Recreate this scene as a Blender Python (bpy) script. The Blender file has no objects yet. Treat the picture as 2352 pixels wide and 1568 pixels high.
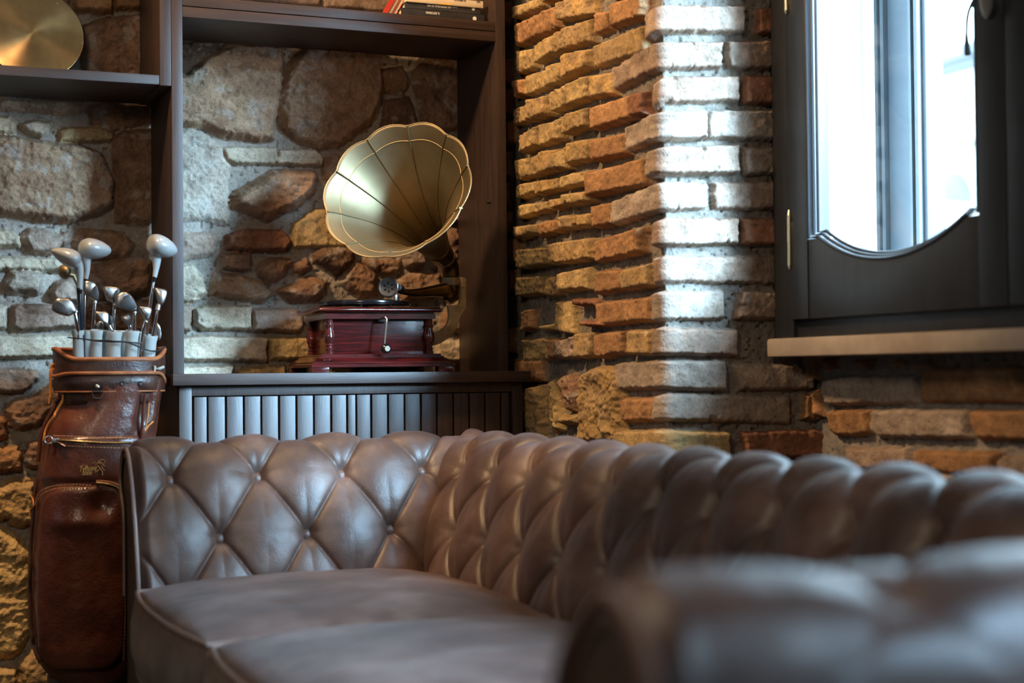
import bpy, bmesh, math, random
import numpy as np
from mathutils import Vector, Matrix, noise as mnoise
random.seed(7)
rng = np.random.default_rng(11)
sc = bpy.context.scene
COL = sc.collection
PI = math.pi
R = math.radians

# ------------------------------------------------------------------ camera
ZC = 0.84
FPX = 55.0 / 36.0 * 2352
YAW, PITCH, ROLL = R(22.8), R(1.18), 0.0095
fwd = Vector((math.sin(YAW) * math.cos(PITCH), math.cos(YAW) * math.cos(PITCH), math.sin(PITCH)))
r0 = Vector((math.cos(YAW), -math.sin(YAW), 0))
u0 = r0.cross(fwd).normalized()
cr = (r0 * math.cos(ROLL) - u0 * math.sin(ROLL)).normalized()
cu = cr.cross(fwd).normalized()
CAM = Vector((0, 0, ZC))
cam_d = bpy.data.cameras.new('camera')
cam = bpy.data.objects.new('camera', cam_d)
COL.objects.link(cam)
m = Matrix((cr, cu, -fwd)).transposed().to_4x4()
m.translation = CAM
cam.matrix_world = m
cam_d.lens = 55.0
cam_d.sensor_width = 36.0
cam_d.clip_start = 0.02
cam_d.dof.use_dof = True
cam_d.dof.focus_distance = 3.92
cam_d.dof.aperture_fstop = 2.0
sc.camera = cam


def ray(px, py):
    return (fwd + cr * ((px - 1176) / FPX) - cu * ((py - 784) / FPX))


def atY(px, py, Y):
    d = ray(px, py)
    return CAM + d * (Y / d.y)


def atX(px, py, X):
    d = ray(px, py)
    return CAM + d * (X / d.x)


# ------------------------------------------------------------------ object helpers
ORG = {}


def mesh_data(name, V, F, smooth=True, cols=None):
    me = bpy.data.meshes.new(name)
    if isinstance(V, np.ndarray) and isinstance(F, np.ndarray):
        nv, nf, k = len(V), len(F), F.shape[1]
        me.vertices.add(nv)
        me.vertices.foreach_set('co', V.astype(np.float32).ravel())
        me.loops.add(nf * k)
        me.loops.foreach_set('vertex_index', F.astype(np.int32).ravel())
        me.polygons.add(nf)
        me.polygons.foreach_set('loop_start', np.arange(0, nf * k, k, dtype=np.int32))
        me.update(calc_edges=True)
    else:
        me.from_pydata([tuple(v) for v in V], [], F)
        me.update()
    me.polygons.foreach_set('use_smooth', np.full(len(me.polygons), smooth, dtype=bool))
    if cols is not None:
        a = me.color_attributes.new('Col', 'FLOAT_COLOR', 'POINT')
        a.data.foreach_set('color', cols.astype(np.float32).ravel())
    return me


def link(name, me, mat, parent=None, origin=None):
    o = bpy.data.objects.new(name, me)
    COL.objects.link(o)
    if mat is not None:
        me.materials.append(mat)
    if parent is not None:
        o.parent = parent
        ORG[o.name] = ORG[parent.name]
        me.transform(Matrix.Translation(-ORG[parent.name]))
    else:
        if origin is None:
            n = len(me.vertices)
            co = np.empty(n * 3, dtype=np.float32)
            me.vertices.foreach_get('co', co)
            co = co.reshape(-1, 3)
            c = (co.min(0) + co.max(0)) / 2
            origin = Vector((float(c[0]), float(c[1]), float(co[:, 2].min())))
        origin = Vector(origin)
        me.transform(Matrix.Translation(-origin))
        o.location = origin
        ORG[o.name] = origin
    return o


def empty(name, loc, label=None, cat=None, group=None, kind=None):
    o = bpy.data.objects.new(name, None)
    o.empty_display_size = 0.05
    COL.objects.link(o)
    o.location = loc
    ORG[o.name] = Vector(loc)
    tag(o, label, cat, group, kind)
    return o


def tag(o, label=None, cat=None, group=None, kind=None):
    if label: o['label'] = label
    if cat: o['category'] = cat
    if group: o['group'] = group
    if kind: o['kind'] = kind
    return o


class MB:
    """collects shapes and links them as one mesh"""
    def __init__(self):
        self.V, self.F = [], []

    def add(self, V, F):
        n = len(self.V)
        self.V += [Vector(v) for v in V]
        self.F += [tuple(i + n for i in f) for f in F]
        return self

    def box(self, x0, x1, y0, y1, z0, z1, bev=0.0):
        bm = bmesh.new()
        bmesh.ops.create_cube(bm, size=1)
        for v in bm.verts:
            v.co = Vector((x0 + (v.co.x + .5) * (x1 - x0), y0 + (v.co.y + .5) * (y1 - y0), z0 + (v.co.z + .5) * (z1 - z0)))
        if bev > 0:
            bmesh.ops.bevel(bm, geom=bm.edges[:], offset=bev, segments=2, profile=.6, affect='EDGES')
        return self.bm(bm)

    def bm(self, bm):
        bm.verts.index_update()
        V = [v.co.copy() for v in bm.verts]
        F = [tuple(v.index for v in f.verts) for f in bm.faces]
        bm.free()
        return self.add(V, F)

    def prism(self, pts, axis, a, b, bev=0.0):
        """outline pts (2D) extruded along axis from a to b; 'y': pts are (x,z); 'x': (y,z); 'z': (x,y)"""
        def P(p, t):
            if axis == 'y': return Vector((p[0], t, p[1]))
            if axis == 'x': return Vector((t, p[0], p[1]))
            return Vector((p[0], p[1], t))
        bm = bmesh.new()
        A = [bm.verts.new(P(p, a)) for p in pts]
        B = [bm.verts.new(P(p, b)) for p in pts]
        n = len(pts)
        bm.faces.new(A); bm.faces.new(B[::-1])
        for i in range(n):
            bm.faces.new((A[i], B[i], B[(i + 1) % n], A[(i + 1) % n]))
        bmesh.ops.recalc_face_normals(bm, faces=bm.faces[:])
        if bev > 0:
            ed = [e for e in bm.edges if len(e.link_faces) == 2 and e.calc_face_angle(0) > .5]
            bmesh.ops.bevel(bm, geom=ed, offset=bev, segments=2, profile=.6, affect='EDGES', clamp_overlap=True)
        return self.bm(bm)

    def tube(self, pts, rad, seg=12, closed=False, cap=True, flat=1.0, ref=None):
        pts = [Vector(p) for p in pts]
        n = len(pts)
        if not hasattr(rad, '__len__'): rad = [rad] * n
        T = []
        for i in range(n):
            if closed:
                t = pts[(i + 1) % n] - pts[i - 1]
            else:
                t = pts[min(i + 1, n - 1)] - pts[max(i - 1, 0)]
            T.append(t.normalized())
        nrm = Vector(ref) if ref is not None else (Vector((0, 0, 1)) if abs(T[0].z) < .9 else Vector((1, 0, 0)))
        nrm = (nrm - T[0] * nrm.dot(T[0])).normalized()
        V, F = [], []
        for i in range(n):
            nrm = nrm - T[i] * nrm.dot(T[i])
            if nrm.length < 1e-6: nrm = T[i].orthogonal()
            nrm.normalize()
            bn = T[i].cross(nrm)
            for k in range(seg):
                a = 2 * PI * k / seg
                V.append(pts[i] + nrm * (math.cos(a) * rad[i] * flat) + bn * (math.sin(a) * rad[i]))
        m_ = n if closed else n - 1
        for i in range(m_):
            j = (i + 1) % n
            for k in range(seg):
                l = (k + 1) % seg
                F.append((i * seg + k, i * seg + l, j * seg + l, j * seg + k))
        if cap and not closed:
            F.append(tuple(range(seg))[::-1])
            F.append(tuple((n - 1) * seg + k for k in range(seg)))
        return self.add(V, F)

    def lathe(self, prof, base, axis=(0, 0, 1), seg=32, xdir=None):
        """prof: list of (r, t) along axis from base"""
        ax = Vector(axis).normalized()
        e1 = Vector(xdir) if xdir is not None else ax.orthogonal()
        e1 = (e1 - ax * e1.dot(ax)).normalized()
        e2 = ax.cross(e1)
        base = Vector(base)
        V, F = [], []
        for r, t in prof:
            for k in range(seg):
                a = 2 * PI * k / seg
                V.append(base + ax * t + (e1 * math.cos(a) + e2 * math.sin(a)) * r)
        for i in range(len(prof) - 1):
            for k in range(seg):
                l = (k + 1) % seg
                F.append((i * seg + k, i * seg + l, (i + 1) * seg + l, (i + 1) * seg + k))
        if prof[0][0] > 1e-6: F.append(tuple(range(seg))[::-1])
        if prof[-1][0] > 1e-6: F.append(tuple((len(prof) - 1) * seg + k for k in range(seg)))
        return self.add(V, F)

    def rot(self, pivot, ang, axis='Z'):
        M = Matrix.Translation(Vector(pivot)) @ Matrix.Rotation(ang, 4, axis) @ Matrix.Translation(-Vector(pivot))
        self.V = [M @ v for v in self.V]
        return self

    def build(self, name, mat, parent=None, smooth=True, origin=None, sharp=35):
        me = mesh_data(name, self.V, self.F, smooth)
        if smooth and sharp:
            me.update()
            bm = bmesh.new(); bm.from_mesh(me)
            bmesh.ops.recalc_face_normals(bm, faces=bm.faces[:])
            lim = R(sharp)
            for e in bm.edges:
                if len(e.link_faces) == 2 and e.calc_face_angle(0) > lim: e.smooth = False
            bm.to_mesh(me); bm.free()
        return link(name, me, mat, parent, origin)


def catmull(pts, n):
    P = [Vector(p) for p in pts]
    out = []
    for i in range(len(P) - 1):
        p0, p1, p2, p3 = P[max(i - 1, 0)], P[i], P[i + 1], P[min(i + 2, len(P) - 1)]
        for k in range(n):
            t = k / n
            out.append(.5 * ((2 * p1) + (p2 - p0) * t + (2 * p0 - 5 * p1 + 4 * p2 - p3) * t * t + (3 * p1 - p0 - 3 * p2 + p3) * t ** 3))
    out.append(P[-1])
    return out


# ------------------------------------------------------------------ materials
def new_mat(name):
    M = bpy.data.materials.new(name)
    M.use_nodes = True
    nt = M.node_tree
    b = nt.nodes['Principled BSDF']
    return M, nt, b


def texco(nt, scale=(1, 1, 1), kind='Object'):
    tc = nt.nodes.new('ShaderNodeTexCoord')
    mp = nt.nodes.new('ShaderNodeMapping')
    mp.inputs['Scale'].default_value = scale
    nt.links.new(tc.outputs[kind], mp.inputs['Vector'])
    return mp.outputs['Vector']


def nz(nt, vec, scale, detail=4, rough=.55):
    n = nt.nodes.new('ShaderNodeTexNoise')
    n.inputs['Scale'].default_value = scale
    n.inputs['Detail'].default_value = detail
    n.inputs['Roughness'].default_value = rough
    nt.links.new(vec, n.inputs['Vector'])
    return n.outputs['Fac']


def ramp(nt, fac, stops):
    r = nt.nodes.new('ShaderNodeValToRGB')
    el = r.color_ramp.elements
    while len(el) < len(stops): el.new(.5)
    for e, (p, c) in zip(el, stops):
        e.position = p
        e.color = (*c, 1) if len(c) == 3 else c
    nt.links.new(fac, r.inputs['Fac'])
    return r.outputs['Color']


def bump(nt, b, h, strength, dist):
    n = nt.nodes.new('ShaderNodeBump')
    n.inputs['Strength'].default_value = strength
    n.inputs['Distance'].default_value = dist
    nt.links.new(h, n.inputs['Height'])
    nt.links.new(n.outputs['Normal'], b.inputs['Normal'])


def simple(name, c1, c2=None, rough=.5, metal=0.0, scale=8, bs=0, bd=.001, bscale=60, stretch=(1, 1, 1), r2=None, spec=None, coat=0.0, lo=.35, hi=.65):
    M, nt, b = new_mat(name)
    v = texco(nt, stretch)
    f = nz(nt, v, scale)
    c = ramp(nt, f, [(lo, c1), (hi, c2 or c1)])
    nt.links.new(c, b.inputs['Base Color'])
    b.inputs['Metallic'].default_value = metal
    if r2 is None:
        b.inputs['Roughness'].default_value = rough
    else:
        rr = nt.nodes.new('ShaderNodeMapRange')
        rr.inputs['To Min'].default_value = rough
        rr.inputs['To Max'].default_value = r2
        nt.links.new(nz(nt, v, scale * 2.3), rr.inputs['Value'])
        nt.links.new(rr.outputs['Result'], b.inputs['Roughness'])
    if spec is not None: b.inputs['Specular IOR Level'].default_value = spec
    if coat:
        b.inputs['Coat Weight'].default_value = coat
        b.inputs['Coat Roughness'].default_value = .12
    if bs: bump(nt, b, nz(nt, v, bscale, 5), bs, bd)
    return M


def stone_mat(name):
    M, nt, b = new_mat(name)
    at = nt.nodes.new('ShaderNodeAttribute'); at.attribute_name = 'Col'
    v = texco(nt)
    f1 = nz(nt, v, 30, 6, .65)
    f2 = nz(nt, v, 190, 4, .6)
    c1 = ramp(nt, f1, [(.25, (.62, .60, .58)), (.5, (1, 1, 1)), (.78, (1.18, 1.16, 1.12))])
    c2 = ramp(nt, f2, [(.32, (.55, .53, .5)), (.46, (1, 1, 1)), (.75, (1.1, 1.1, 1.1))])
    m1 = nt.nodes.new('ShaderNodeMix'); m1.data_type = 'RGBA'; m1.blend_type = 'MULTIPLY'
    m1.inputs[0].default_value = 1
    nt.links.new(at.outputs['Color'], m1.inputs[6]); nt.links.new(c1, m1.inputs[7])
    m2 = nt.nodes.new('ShaderNodeMix'); m2.data_type = 'RGBA'; m2.blend_type = 'MULTIPLY'
    m2.inputs[0].default_value = .8
    nt.links.new(m1.outputs[2], m2.inputs[6]); nt.links.new(c2, m2.inputs[7])
    nt.links.new(m2.outputs[2], b.inputs['Base Color'])
    b.inputs['Roughness'].default_value = .9
    b.inputs['Specular IOR Level'].default_value = .25
    ad = nt.nodes.new('ShaderNodeMath'); ad.operation = 'ADD'
    nt.links.new(f1, ad.inputs[0]); nt.links.new(f2, ad.inputs[1])
    bump(nt, b, ad.outputs[0], .55, .006)
    return M


M_STONE = stone_mat('rough stone and brick')
WOOD = ((.028, .0165, .0135), (.047, .0275, .0225))
M_WOODX = simple('dark stained oak lengthwise', *WOOD, rough=.36, r2=.52, scale=5, stretch=(1.2, 14, 26), bs=.25, bd=.001, bscale=22)
M_WOODZ = simple('dark stained oak upright', *WOOD, rough=.36, r2=.52, scale=5, stretch=(26, 14, 1.2), bs=.25, bd=.001, bscale=22)
M_WINWOOD = simple('dark brown window wood', (.012, .0135, .0165), (.019, .0205, .024), rough=.36, r2=.44, scale=5, stretch=(20, 8, 1.5), bs=.1, bscale=20)
M_MAHOG = simple('polished red mahogany', (.020, .003, .003), (.078, .008, .007), rough=.16, r2=.26, scale=5, stretch=(2, 6, 40), coat=.5)
M_MAHOGD = simple('polished dark mahogany', (.03, .006, .006), (.085, .012, .010), rough=.14, r2=.22, scale=4, stretch=(3, 3, 14), coat=.5)
M_BRASS = simple('aged brass', (.225, .175, .10), (.30, .235, .135), rough=.50, r2=.58, metal=1, scale=9)
M_BRASSD = simple('dark bronze brass', (.13, .085, .035), (.24, .165, .07), rough=.26, r2=.4, metal=1, scale=14)
M_BRASSP = simple('matt cast brass', (.42, .32, .18), (.54, .42, .25), rough=.45, r2=.55, metal=.55, scale=40, bs=.2, bscale=120)
M_GOLD = simple('ridged gold metal', (.58, .34, .15), (.74, .48, .22), rough=.20, r2=.30, metal=1, scale=18)
_nt = M_GOLD.node_tree; _b = _nt.nodes['Principled BSDF']
_tg = _nt.nodes.new('ShaderNodeTangent'); _tg.direction_type = 'RADIAL'; _tg.axis = 'Y'
_nt.links.new(_tg.outputs[0], _b.inputs['Tangent']); _b.inputs['Anisotropic'].default_value = .85
M_STEEL = simple('brushed steel', (.34, .32, .31), (.46, .44, .42), rough=.26, r2=.40, metal=1, scale=30)
M_CHROME = simple('chrome', (.75, .76, .78), rough=.1, metal=1)
M_DARKSTEEL = simple('dark tarnished steel face', (.025, .025, .027), (.05, .048, .048), rough=.42, metal=.5, scale=30)
M_WHITEPAINT = simple('pearl grey paint', (.27, .28, .28), (.33, .335, .33), rough=.28, scale=6, coat=.3)
M_BLACK = simple('black plastic', (.012, .012, .014), rough=.35)
M_BLACKGLOSS = simple('black lacquer', (.008, .008, .009), rough=.18)
M_TUBE = simple('milky white plastic', (.33, .34, .32), (.42, .43, .41), rough=.38, scale=5)
M_CREAM = simple('cream ivory', (.30, .25, .17), rough=.5)
M_ORANGELACE = simple('orange leather lace', (.42, .13, .015), (.5, .18, .03), rough=.6)
M_TANTHREAD = simple('tan thread', (.30, .13, .06), (.36, .18, .09), rough=.7)
M_GOLDPRINT = simple('gold print', (.55, .33, .09), (.62, .42, .16), rough=.4, metal=.3)
M_EDGELEATHER = simple('worn orange leather piping', (.20, .055, .018), (.34, .12, .04), rough=.42, r2=.6, scale=30)


def leather(name, a, b_, c, rough=(.3, .5), pore=260, ps=.25, sc_=7, sheen=0, spec=.5):
    M, nt, b = new_mat(name)
    b.inputs['Specular IOR Level'].default_value = spec
    b.inputs['Sheen Weight'].default_value = sheen
    b.inputs['Sheen Roughness'].default_value = .45
    v = texco(nt)
    f = nz(nt, v, sc_, 6, .6)
    col = ramp(nt, f, [(.28, a), (.5, b_), (.74, c)])
    nt.links.new(col, b.inputs['Base Color'])
    rr = nt.nodes.new('ShaderNodeMapRange')
    rr.inputs['From Min'].default_value = .3; rr.inputs['From Max'].default_value = .7
    rr.inputs['To Min'].default_value = rough[0]; rr.inputs['To Max'].default_value = rough[1]
    nt.links.new(nz(nt, v, sc_ * 2.2, 5), rr.inputs['Value'])
    nt.links.new(rr.outputs['Result'], b.inputs['Roughness'])
    vo = nt.nodes.new('ShaderNodeTexVoronoi'); vo.inputs['Scale'].default_value = pore
    nt.links.new(v, vo.inputs['Vector'])
    ad = nt.nodes.new('ShaderNodeMath'); ad.operation = 'MULTIPLY_ADD'; ad.inputs[1].default_value = .35
    nt.links.new(vo.outputs['Distance'], ad.inputs[0]); nt.links.new(nz(nt, v, 40, 5), ad.inputs[2])
    bump(nt, b, ad.outputs[0], ps, .003)
    return M


M_SOFA = leather('worn brown sofa leather', (.029, .0135, .0085), (.066, .033, .023), (.150, .092, .076), rough=(.40, .54), sheen=.05, spec=.55)
M_SEATLIT = leather('brown leather with painted daylight', (.055, .029, .022), (.115, .066, .053), (.22, .145, .125), rough=(.38, .52), sheen=.05, spec=.55, sc_=6)  # lighter copy of the sofa leather, window light put into its colour
M_SOFAPIPE = leather('worn brown leather piping', (.12, .075, .055), (.16, .10, .08), (.2, .13, .1), rough=(.4, .55))
M_SOFADARK = leather('dark brown leather panel', (.03, .016, .010), (.045, .024, .016), (.06, .033, .022), rough=(.38, .5))
M_BAG = leather('oxblood bag leather', (.038, .010, .006), (.075, .020, .011), (.135, .040, .019), rough=(.24, .42), pore=160, ps=.35, sc_=9)
M_BAGDARK = leather('dark brown strap leather', (.026, .010, .007), (.045, .017, .011), (.07, .03, .018), rough=(.3, .5), pore=160, ps=.4, sc_=20)
M_ZIP = simple('antique brass zip', (.10, .075, .04), (.28, .21, .11), rough=.4, metal=.8, scale=260)
M_PLASTER = simple('white plaster', (.74, .73, .71), (.8, .79, .77), rough=.9, scale=3)
M_SILL = simple('weathered stone slab', (.27, .215, .17), (.40, .33, .265), rough=.85, scale=7, bs=.3, bd=.004, bscale=40)
M_FLOOR = simple('dark wood floor', (.016, .010, .007), (.028, .018, .012), rough=.5, scale=4, stretch=(12, 1, 1))
M_CEIL = simple('ceiling plaster', (.34, .30, .26), (.4, .36, .31), rough=.9, scale=3)
M_ROOM = simple('rendered room wall', (.11, .085, .065), (.15, .12, .09), rough=.9, scale=2)

# ------------------------------------------------------------------ numpy noise
TAB = rng.random((256, 256)).astype(np.float32)


def vn(x, y, seed=0):
    x = x + seed * 17.31; y = y + seed * 7.77
    xi = np.floor(x).astype(np.int64); yi = np.floor(y).astype(np.int64)
    fx = (x - xi).astype(np.float32); fy = (y - yi).astype(np.float32)
    fx = fx * fx * (3 - 2 * fx); fy = fy * fy * (3 - 2 * fy)
    a = TAB[xi & 255, yi & 255]; b = TAB[(xi + 1) & 255, yi & 255]
    c = TAB[xi & 255, (yi + 1) & 255]; d = TAB[(xi + 1) & 255, (yi + 1) & 255]
    return (a * (1 - fx) + b * fx) * (1 - fy) + (c * (1 - fx) + d * fx) * fy


def fbm(x, y, seed=0, o=4):
    t = 0; a = .5; s = 0
    for i in range(o):
        t = t + a * vn(x * 2 ** i, y * 2 ** i, seed + i); s += a; a *= .5
    return t / s - .5


def sstep(x):
    x = np.clip(x, 0, 1)
    return x * x * (3 - 2 * x)


def poly_sd(S, Z, P):
    P = np.asarray(P, dtype=np.float64)
    n = len(P)
    d = np.full(S.shape, 1e9); ins = np.zeros(S.shape, dtype=bool)
    for i in range(n):
        ax, ay = P[i]; bx, by = P[(i + 1) % n]
        ex, ey = bx - ax, by - ay
        L = ex * ex + ey * ey + 1e-12
        t = np.clip(((S - ax) * ex + (Z - ay) * ey) / L, 0, 1)
        d = np.minimum(d, np.hypot(S - ax - t * ex, Z - ay - t * ey))
        c = ((ay > Z) != (by > Z)) & (S < ex * (Z - ay) / (ey if abs(ey) > 1e-12 else 1e-12) + ax)
        ins ^= c
    return np.where(ins, d, -d)


# stone albedos
PAL = {
    't': ((.36, .235, .15), (.27, .16, .10)),   # tan sandstone
    'b': ((.29, .172, .11), (.21, .12, .078)),    # brown stone
    'd': ((.17, .10, .065), (.12, .07, .045)),   # dark brown
    'g': ((.43, .36, .29), (.34, .27, .21)),     # pale grey stone
    'p': ((.52, .43, .32), (.45, .36, .26)),     # pale cream brick
    'y': ((.47, .33, .15), (.38, .26, .125)),     # yellow brick
    'k': ((.42, .27, .115), (.34, .23, .12)),    # khaki brick
    'o': ((.37, .20, .095), (.30, .16, .078)),   # orange brick
    'r': ((.29, .135, .08), (.23, .105, .062)),   # red brick
    'w': ((.56, .47, .38), (.47, .38, .29)),     # whitish brick
    'f': ((.37, .30, .245), (.31, .24, .19)),  # pale worn brick
    'm': ((.33, .245, .19), (.28, .19, .14)),     # mixed mauve brick
}
MORTAR = np.array((.31, .265, .225))


def relief(S, Z, stones, seed, mort=MORTAR, grow=.003):
    """S, Z: grids (rows z, columns s). stones: (pts, height, colour key, edge width, roughness). Returns height and colour."""
    s0, z0 = S[0, 0], Z[0, 0]
    st = S[0, 1] - S[0, 0]; zt = Z[1, 0] - Z[0, 0]
    n1 = fbm(S / .03, Z / .03, seed); n2 = vn(S / .008, Z / .008, seed + 9) - .5
    h = -.004 + .010 * fbm(S / .05, Z / .05, seed + 3) + .006 * fbm(S / .011, Z / .011, seed + 5, 3)
    pit = vn(S / .009, Z / .009, seed + 21)
    pm = sstep((.2 - pit) / .12)
    h = h - .006 * pm
    col = mort[None, None, :] * (1 + .5 * fbm(S / .06, Z / .06, seed + 13)[..., None]) * (1 - .45 * pm[..., None])
    occ = np.zeros(S.shape, dtype=bool)
    wob = .004 * fbm(S / .022, Z / .022, seed + 31) + .002 * n2
    r_ = np.random.default_rng(seed)
    for k, (P, H, key, edge, rough) in enumerate(stones):
        P = np.asarray(P)
        i0 = max(0, int((P[:, 1].min() - .012 - z0) / zt)); i1 = min(S.shape[0], int((P[:, 1].max() + .012 - z0) / zt) + 2)
        j0 = max(0, int((P[:, 0].min() - .012 - s0) / st)); j1 = min(S.shape[1], int((P[:, 0].max() + .012 - s0) / st) + 2)
        if i1 - i0 < 2 or j1 - j0 < 2: continue
        sl = (slice(i0, i1), slice(j0, j1))
        s, z = S[sl], Z[sl]
        sd = poly_sd(s, z, P) + wob[sl] * 1.3 + grow
        tx, tz = r_.normal(0, .035, 2); H = H * float(np.clip(1 + r_.normal(0, .16), .65, 1.35))
        prof = sstep(sd / edge + .15) ** .8
        big = fbm(s / .045, z / .045, seed + 40 + k)
        rid = np.abs(fbm(s / .05, z / .03, seed + 80 + k, 3))
        chip = sstep((.16 - vn(s / .018, z / .018, seed + 60 + k)) / .1) * sstep(1 - sd / .022)
        hh = H * prof + prof * (tx * (s - P[:, 0].mean()) + tz * (z - P[:, 1].mean()) + rough * (1.0 * big - .9 * rid + .25 * n2[sl])) - chip * H * .45
        hit = (sd > 0) & (hh > h[sl] - .001)
        h[sl] = np.where(hit, hh, h[sl])
        c1, c2 = PAL[key]
        c1 = np.array(c1) * (1 + r_.normal(0, .10)); c2 = np.array(c2)
        f = sstep(.5 + 2.6 * fbm(s / .05, z / .035, seed + 120 + k))[..., None]
        cc = c1 * f + c2 * (1 - f)
        cc = cc * (1 + .5 * n1[sl][..., None] + .18 * n2[sl][..., None])
        if key in 'tbdg':
            lime = sstep((fbm(s / .03, z / .03, seed + 200 + k, 5) - .13) / .07)[..., None]
            cc = cc * (1 - .4 * lime) + np.array((.42, .39, .35)) * .4 * lime
        col[sl] = np.where(hit[..., None], cc, col[sl])
        occ[sl] |= sd > -.008
    return h, np.clip(col, .01, .95), occ


def fill_rows(S, Z, occ, seed, keys, pitch=.082, h=.056, L=(.12, .24), H=.02):
    r_ = random.Random(seed)
    out = []
    z = Z[0, 0] - r_.random() * .05
    st = S[0, 1] - S[0, 0]; zt = Z[1, 0] - Z[0, 0]
    while z < Z[-1, 0]:
        s = S[0, 0] - r_.random() * .2
        while s < S[0, -1]:
            l = r_.uniform(*L)
            i0, i1 = int((z - Z[0, 0]) / zt), int((z + h - Z[0, 0]) / zt)
            j0, j1 = int((s - S[0, 0]) / st), int((s + l - S[0, 0]) / st)
            o = occ[max(i0, 0):max(i1, 0), max(j0, 0):max(j1, 0)]
            if o.size and o.mean() < .06:
                e = lambda: r_.uniform(-.004, .004)
                out.append(([(s + e(), z + e()), (s + l + e(), z + e()), (s + l + e(), z + h + e()), (s + e(), z + h + e())], H, r_.choice(keys), .012, .008))
            s += l + r_.uniform(.012, .03)
        z += pitch
    return out


def grid_faces(nr, nc, keep=None):
    idx = np.arange(nr * nc).reshape(nr, nc)
    F = np.stack([idx[:-1, :-1], idx[:-1, 1:], idx[1:, 1:], idx[1:, :-1]], -1).reshape(-1, 4)
    if keep is not None:
        k = keep[:-1, :-1] & keep[:-1, 1:] & keep[1:, 1:] & keep[1:, :-1]
        F = F[k.ravel()]
    return F


def crop(c, pts):
    x0, y0, k = c
    return [(x0 + x / k, y0 + y / k) for x, y in pts]


C1 = (0, 0, 2.8); C2 = (0, 520, 3.267); C4 = (400, 80, 1.96); C5 = (640, 240, 2.45); PX = (0, 0, 1)
CL = (0, 980, 2.667)
C7 = (1160, 0, 2.8); C8 = (1160, 540, 3.016); C3 = (1640, 780, 3.3034)

# ------------------------------------------------------------------ back wall: rubble stone and brick
YB = 4.12
def B(c, key, pts, H=.026, edge=.016, rough=.018):
    out = []
    for px, py in crop(c, pts):
        p = atY(px, py, YB - H * .8)
        out.append((p.x, p.z))
    return (out, H, key, edge, rough)

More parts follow.
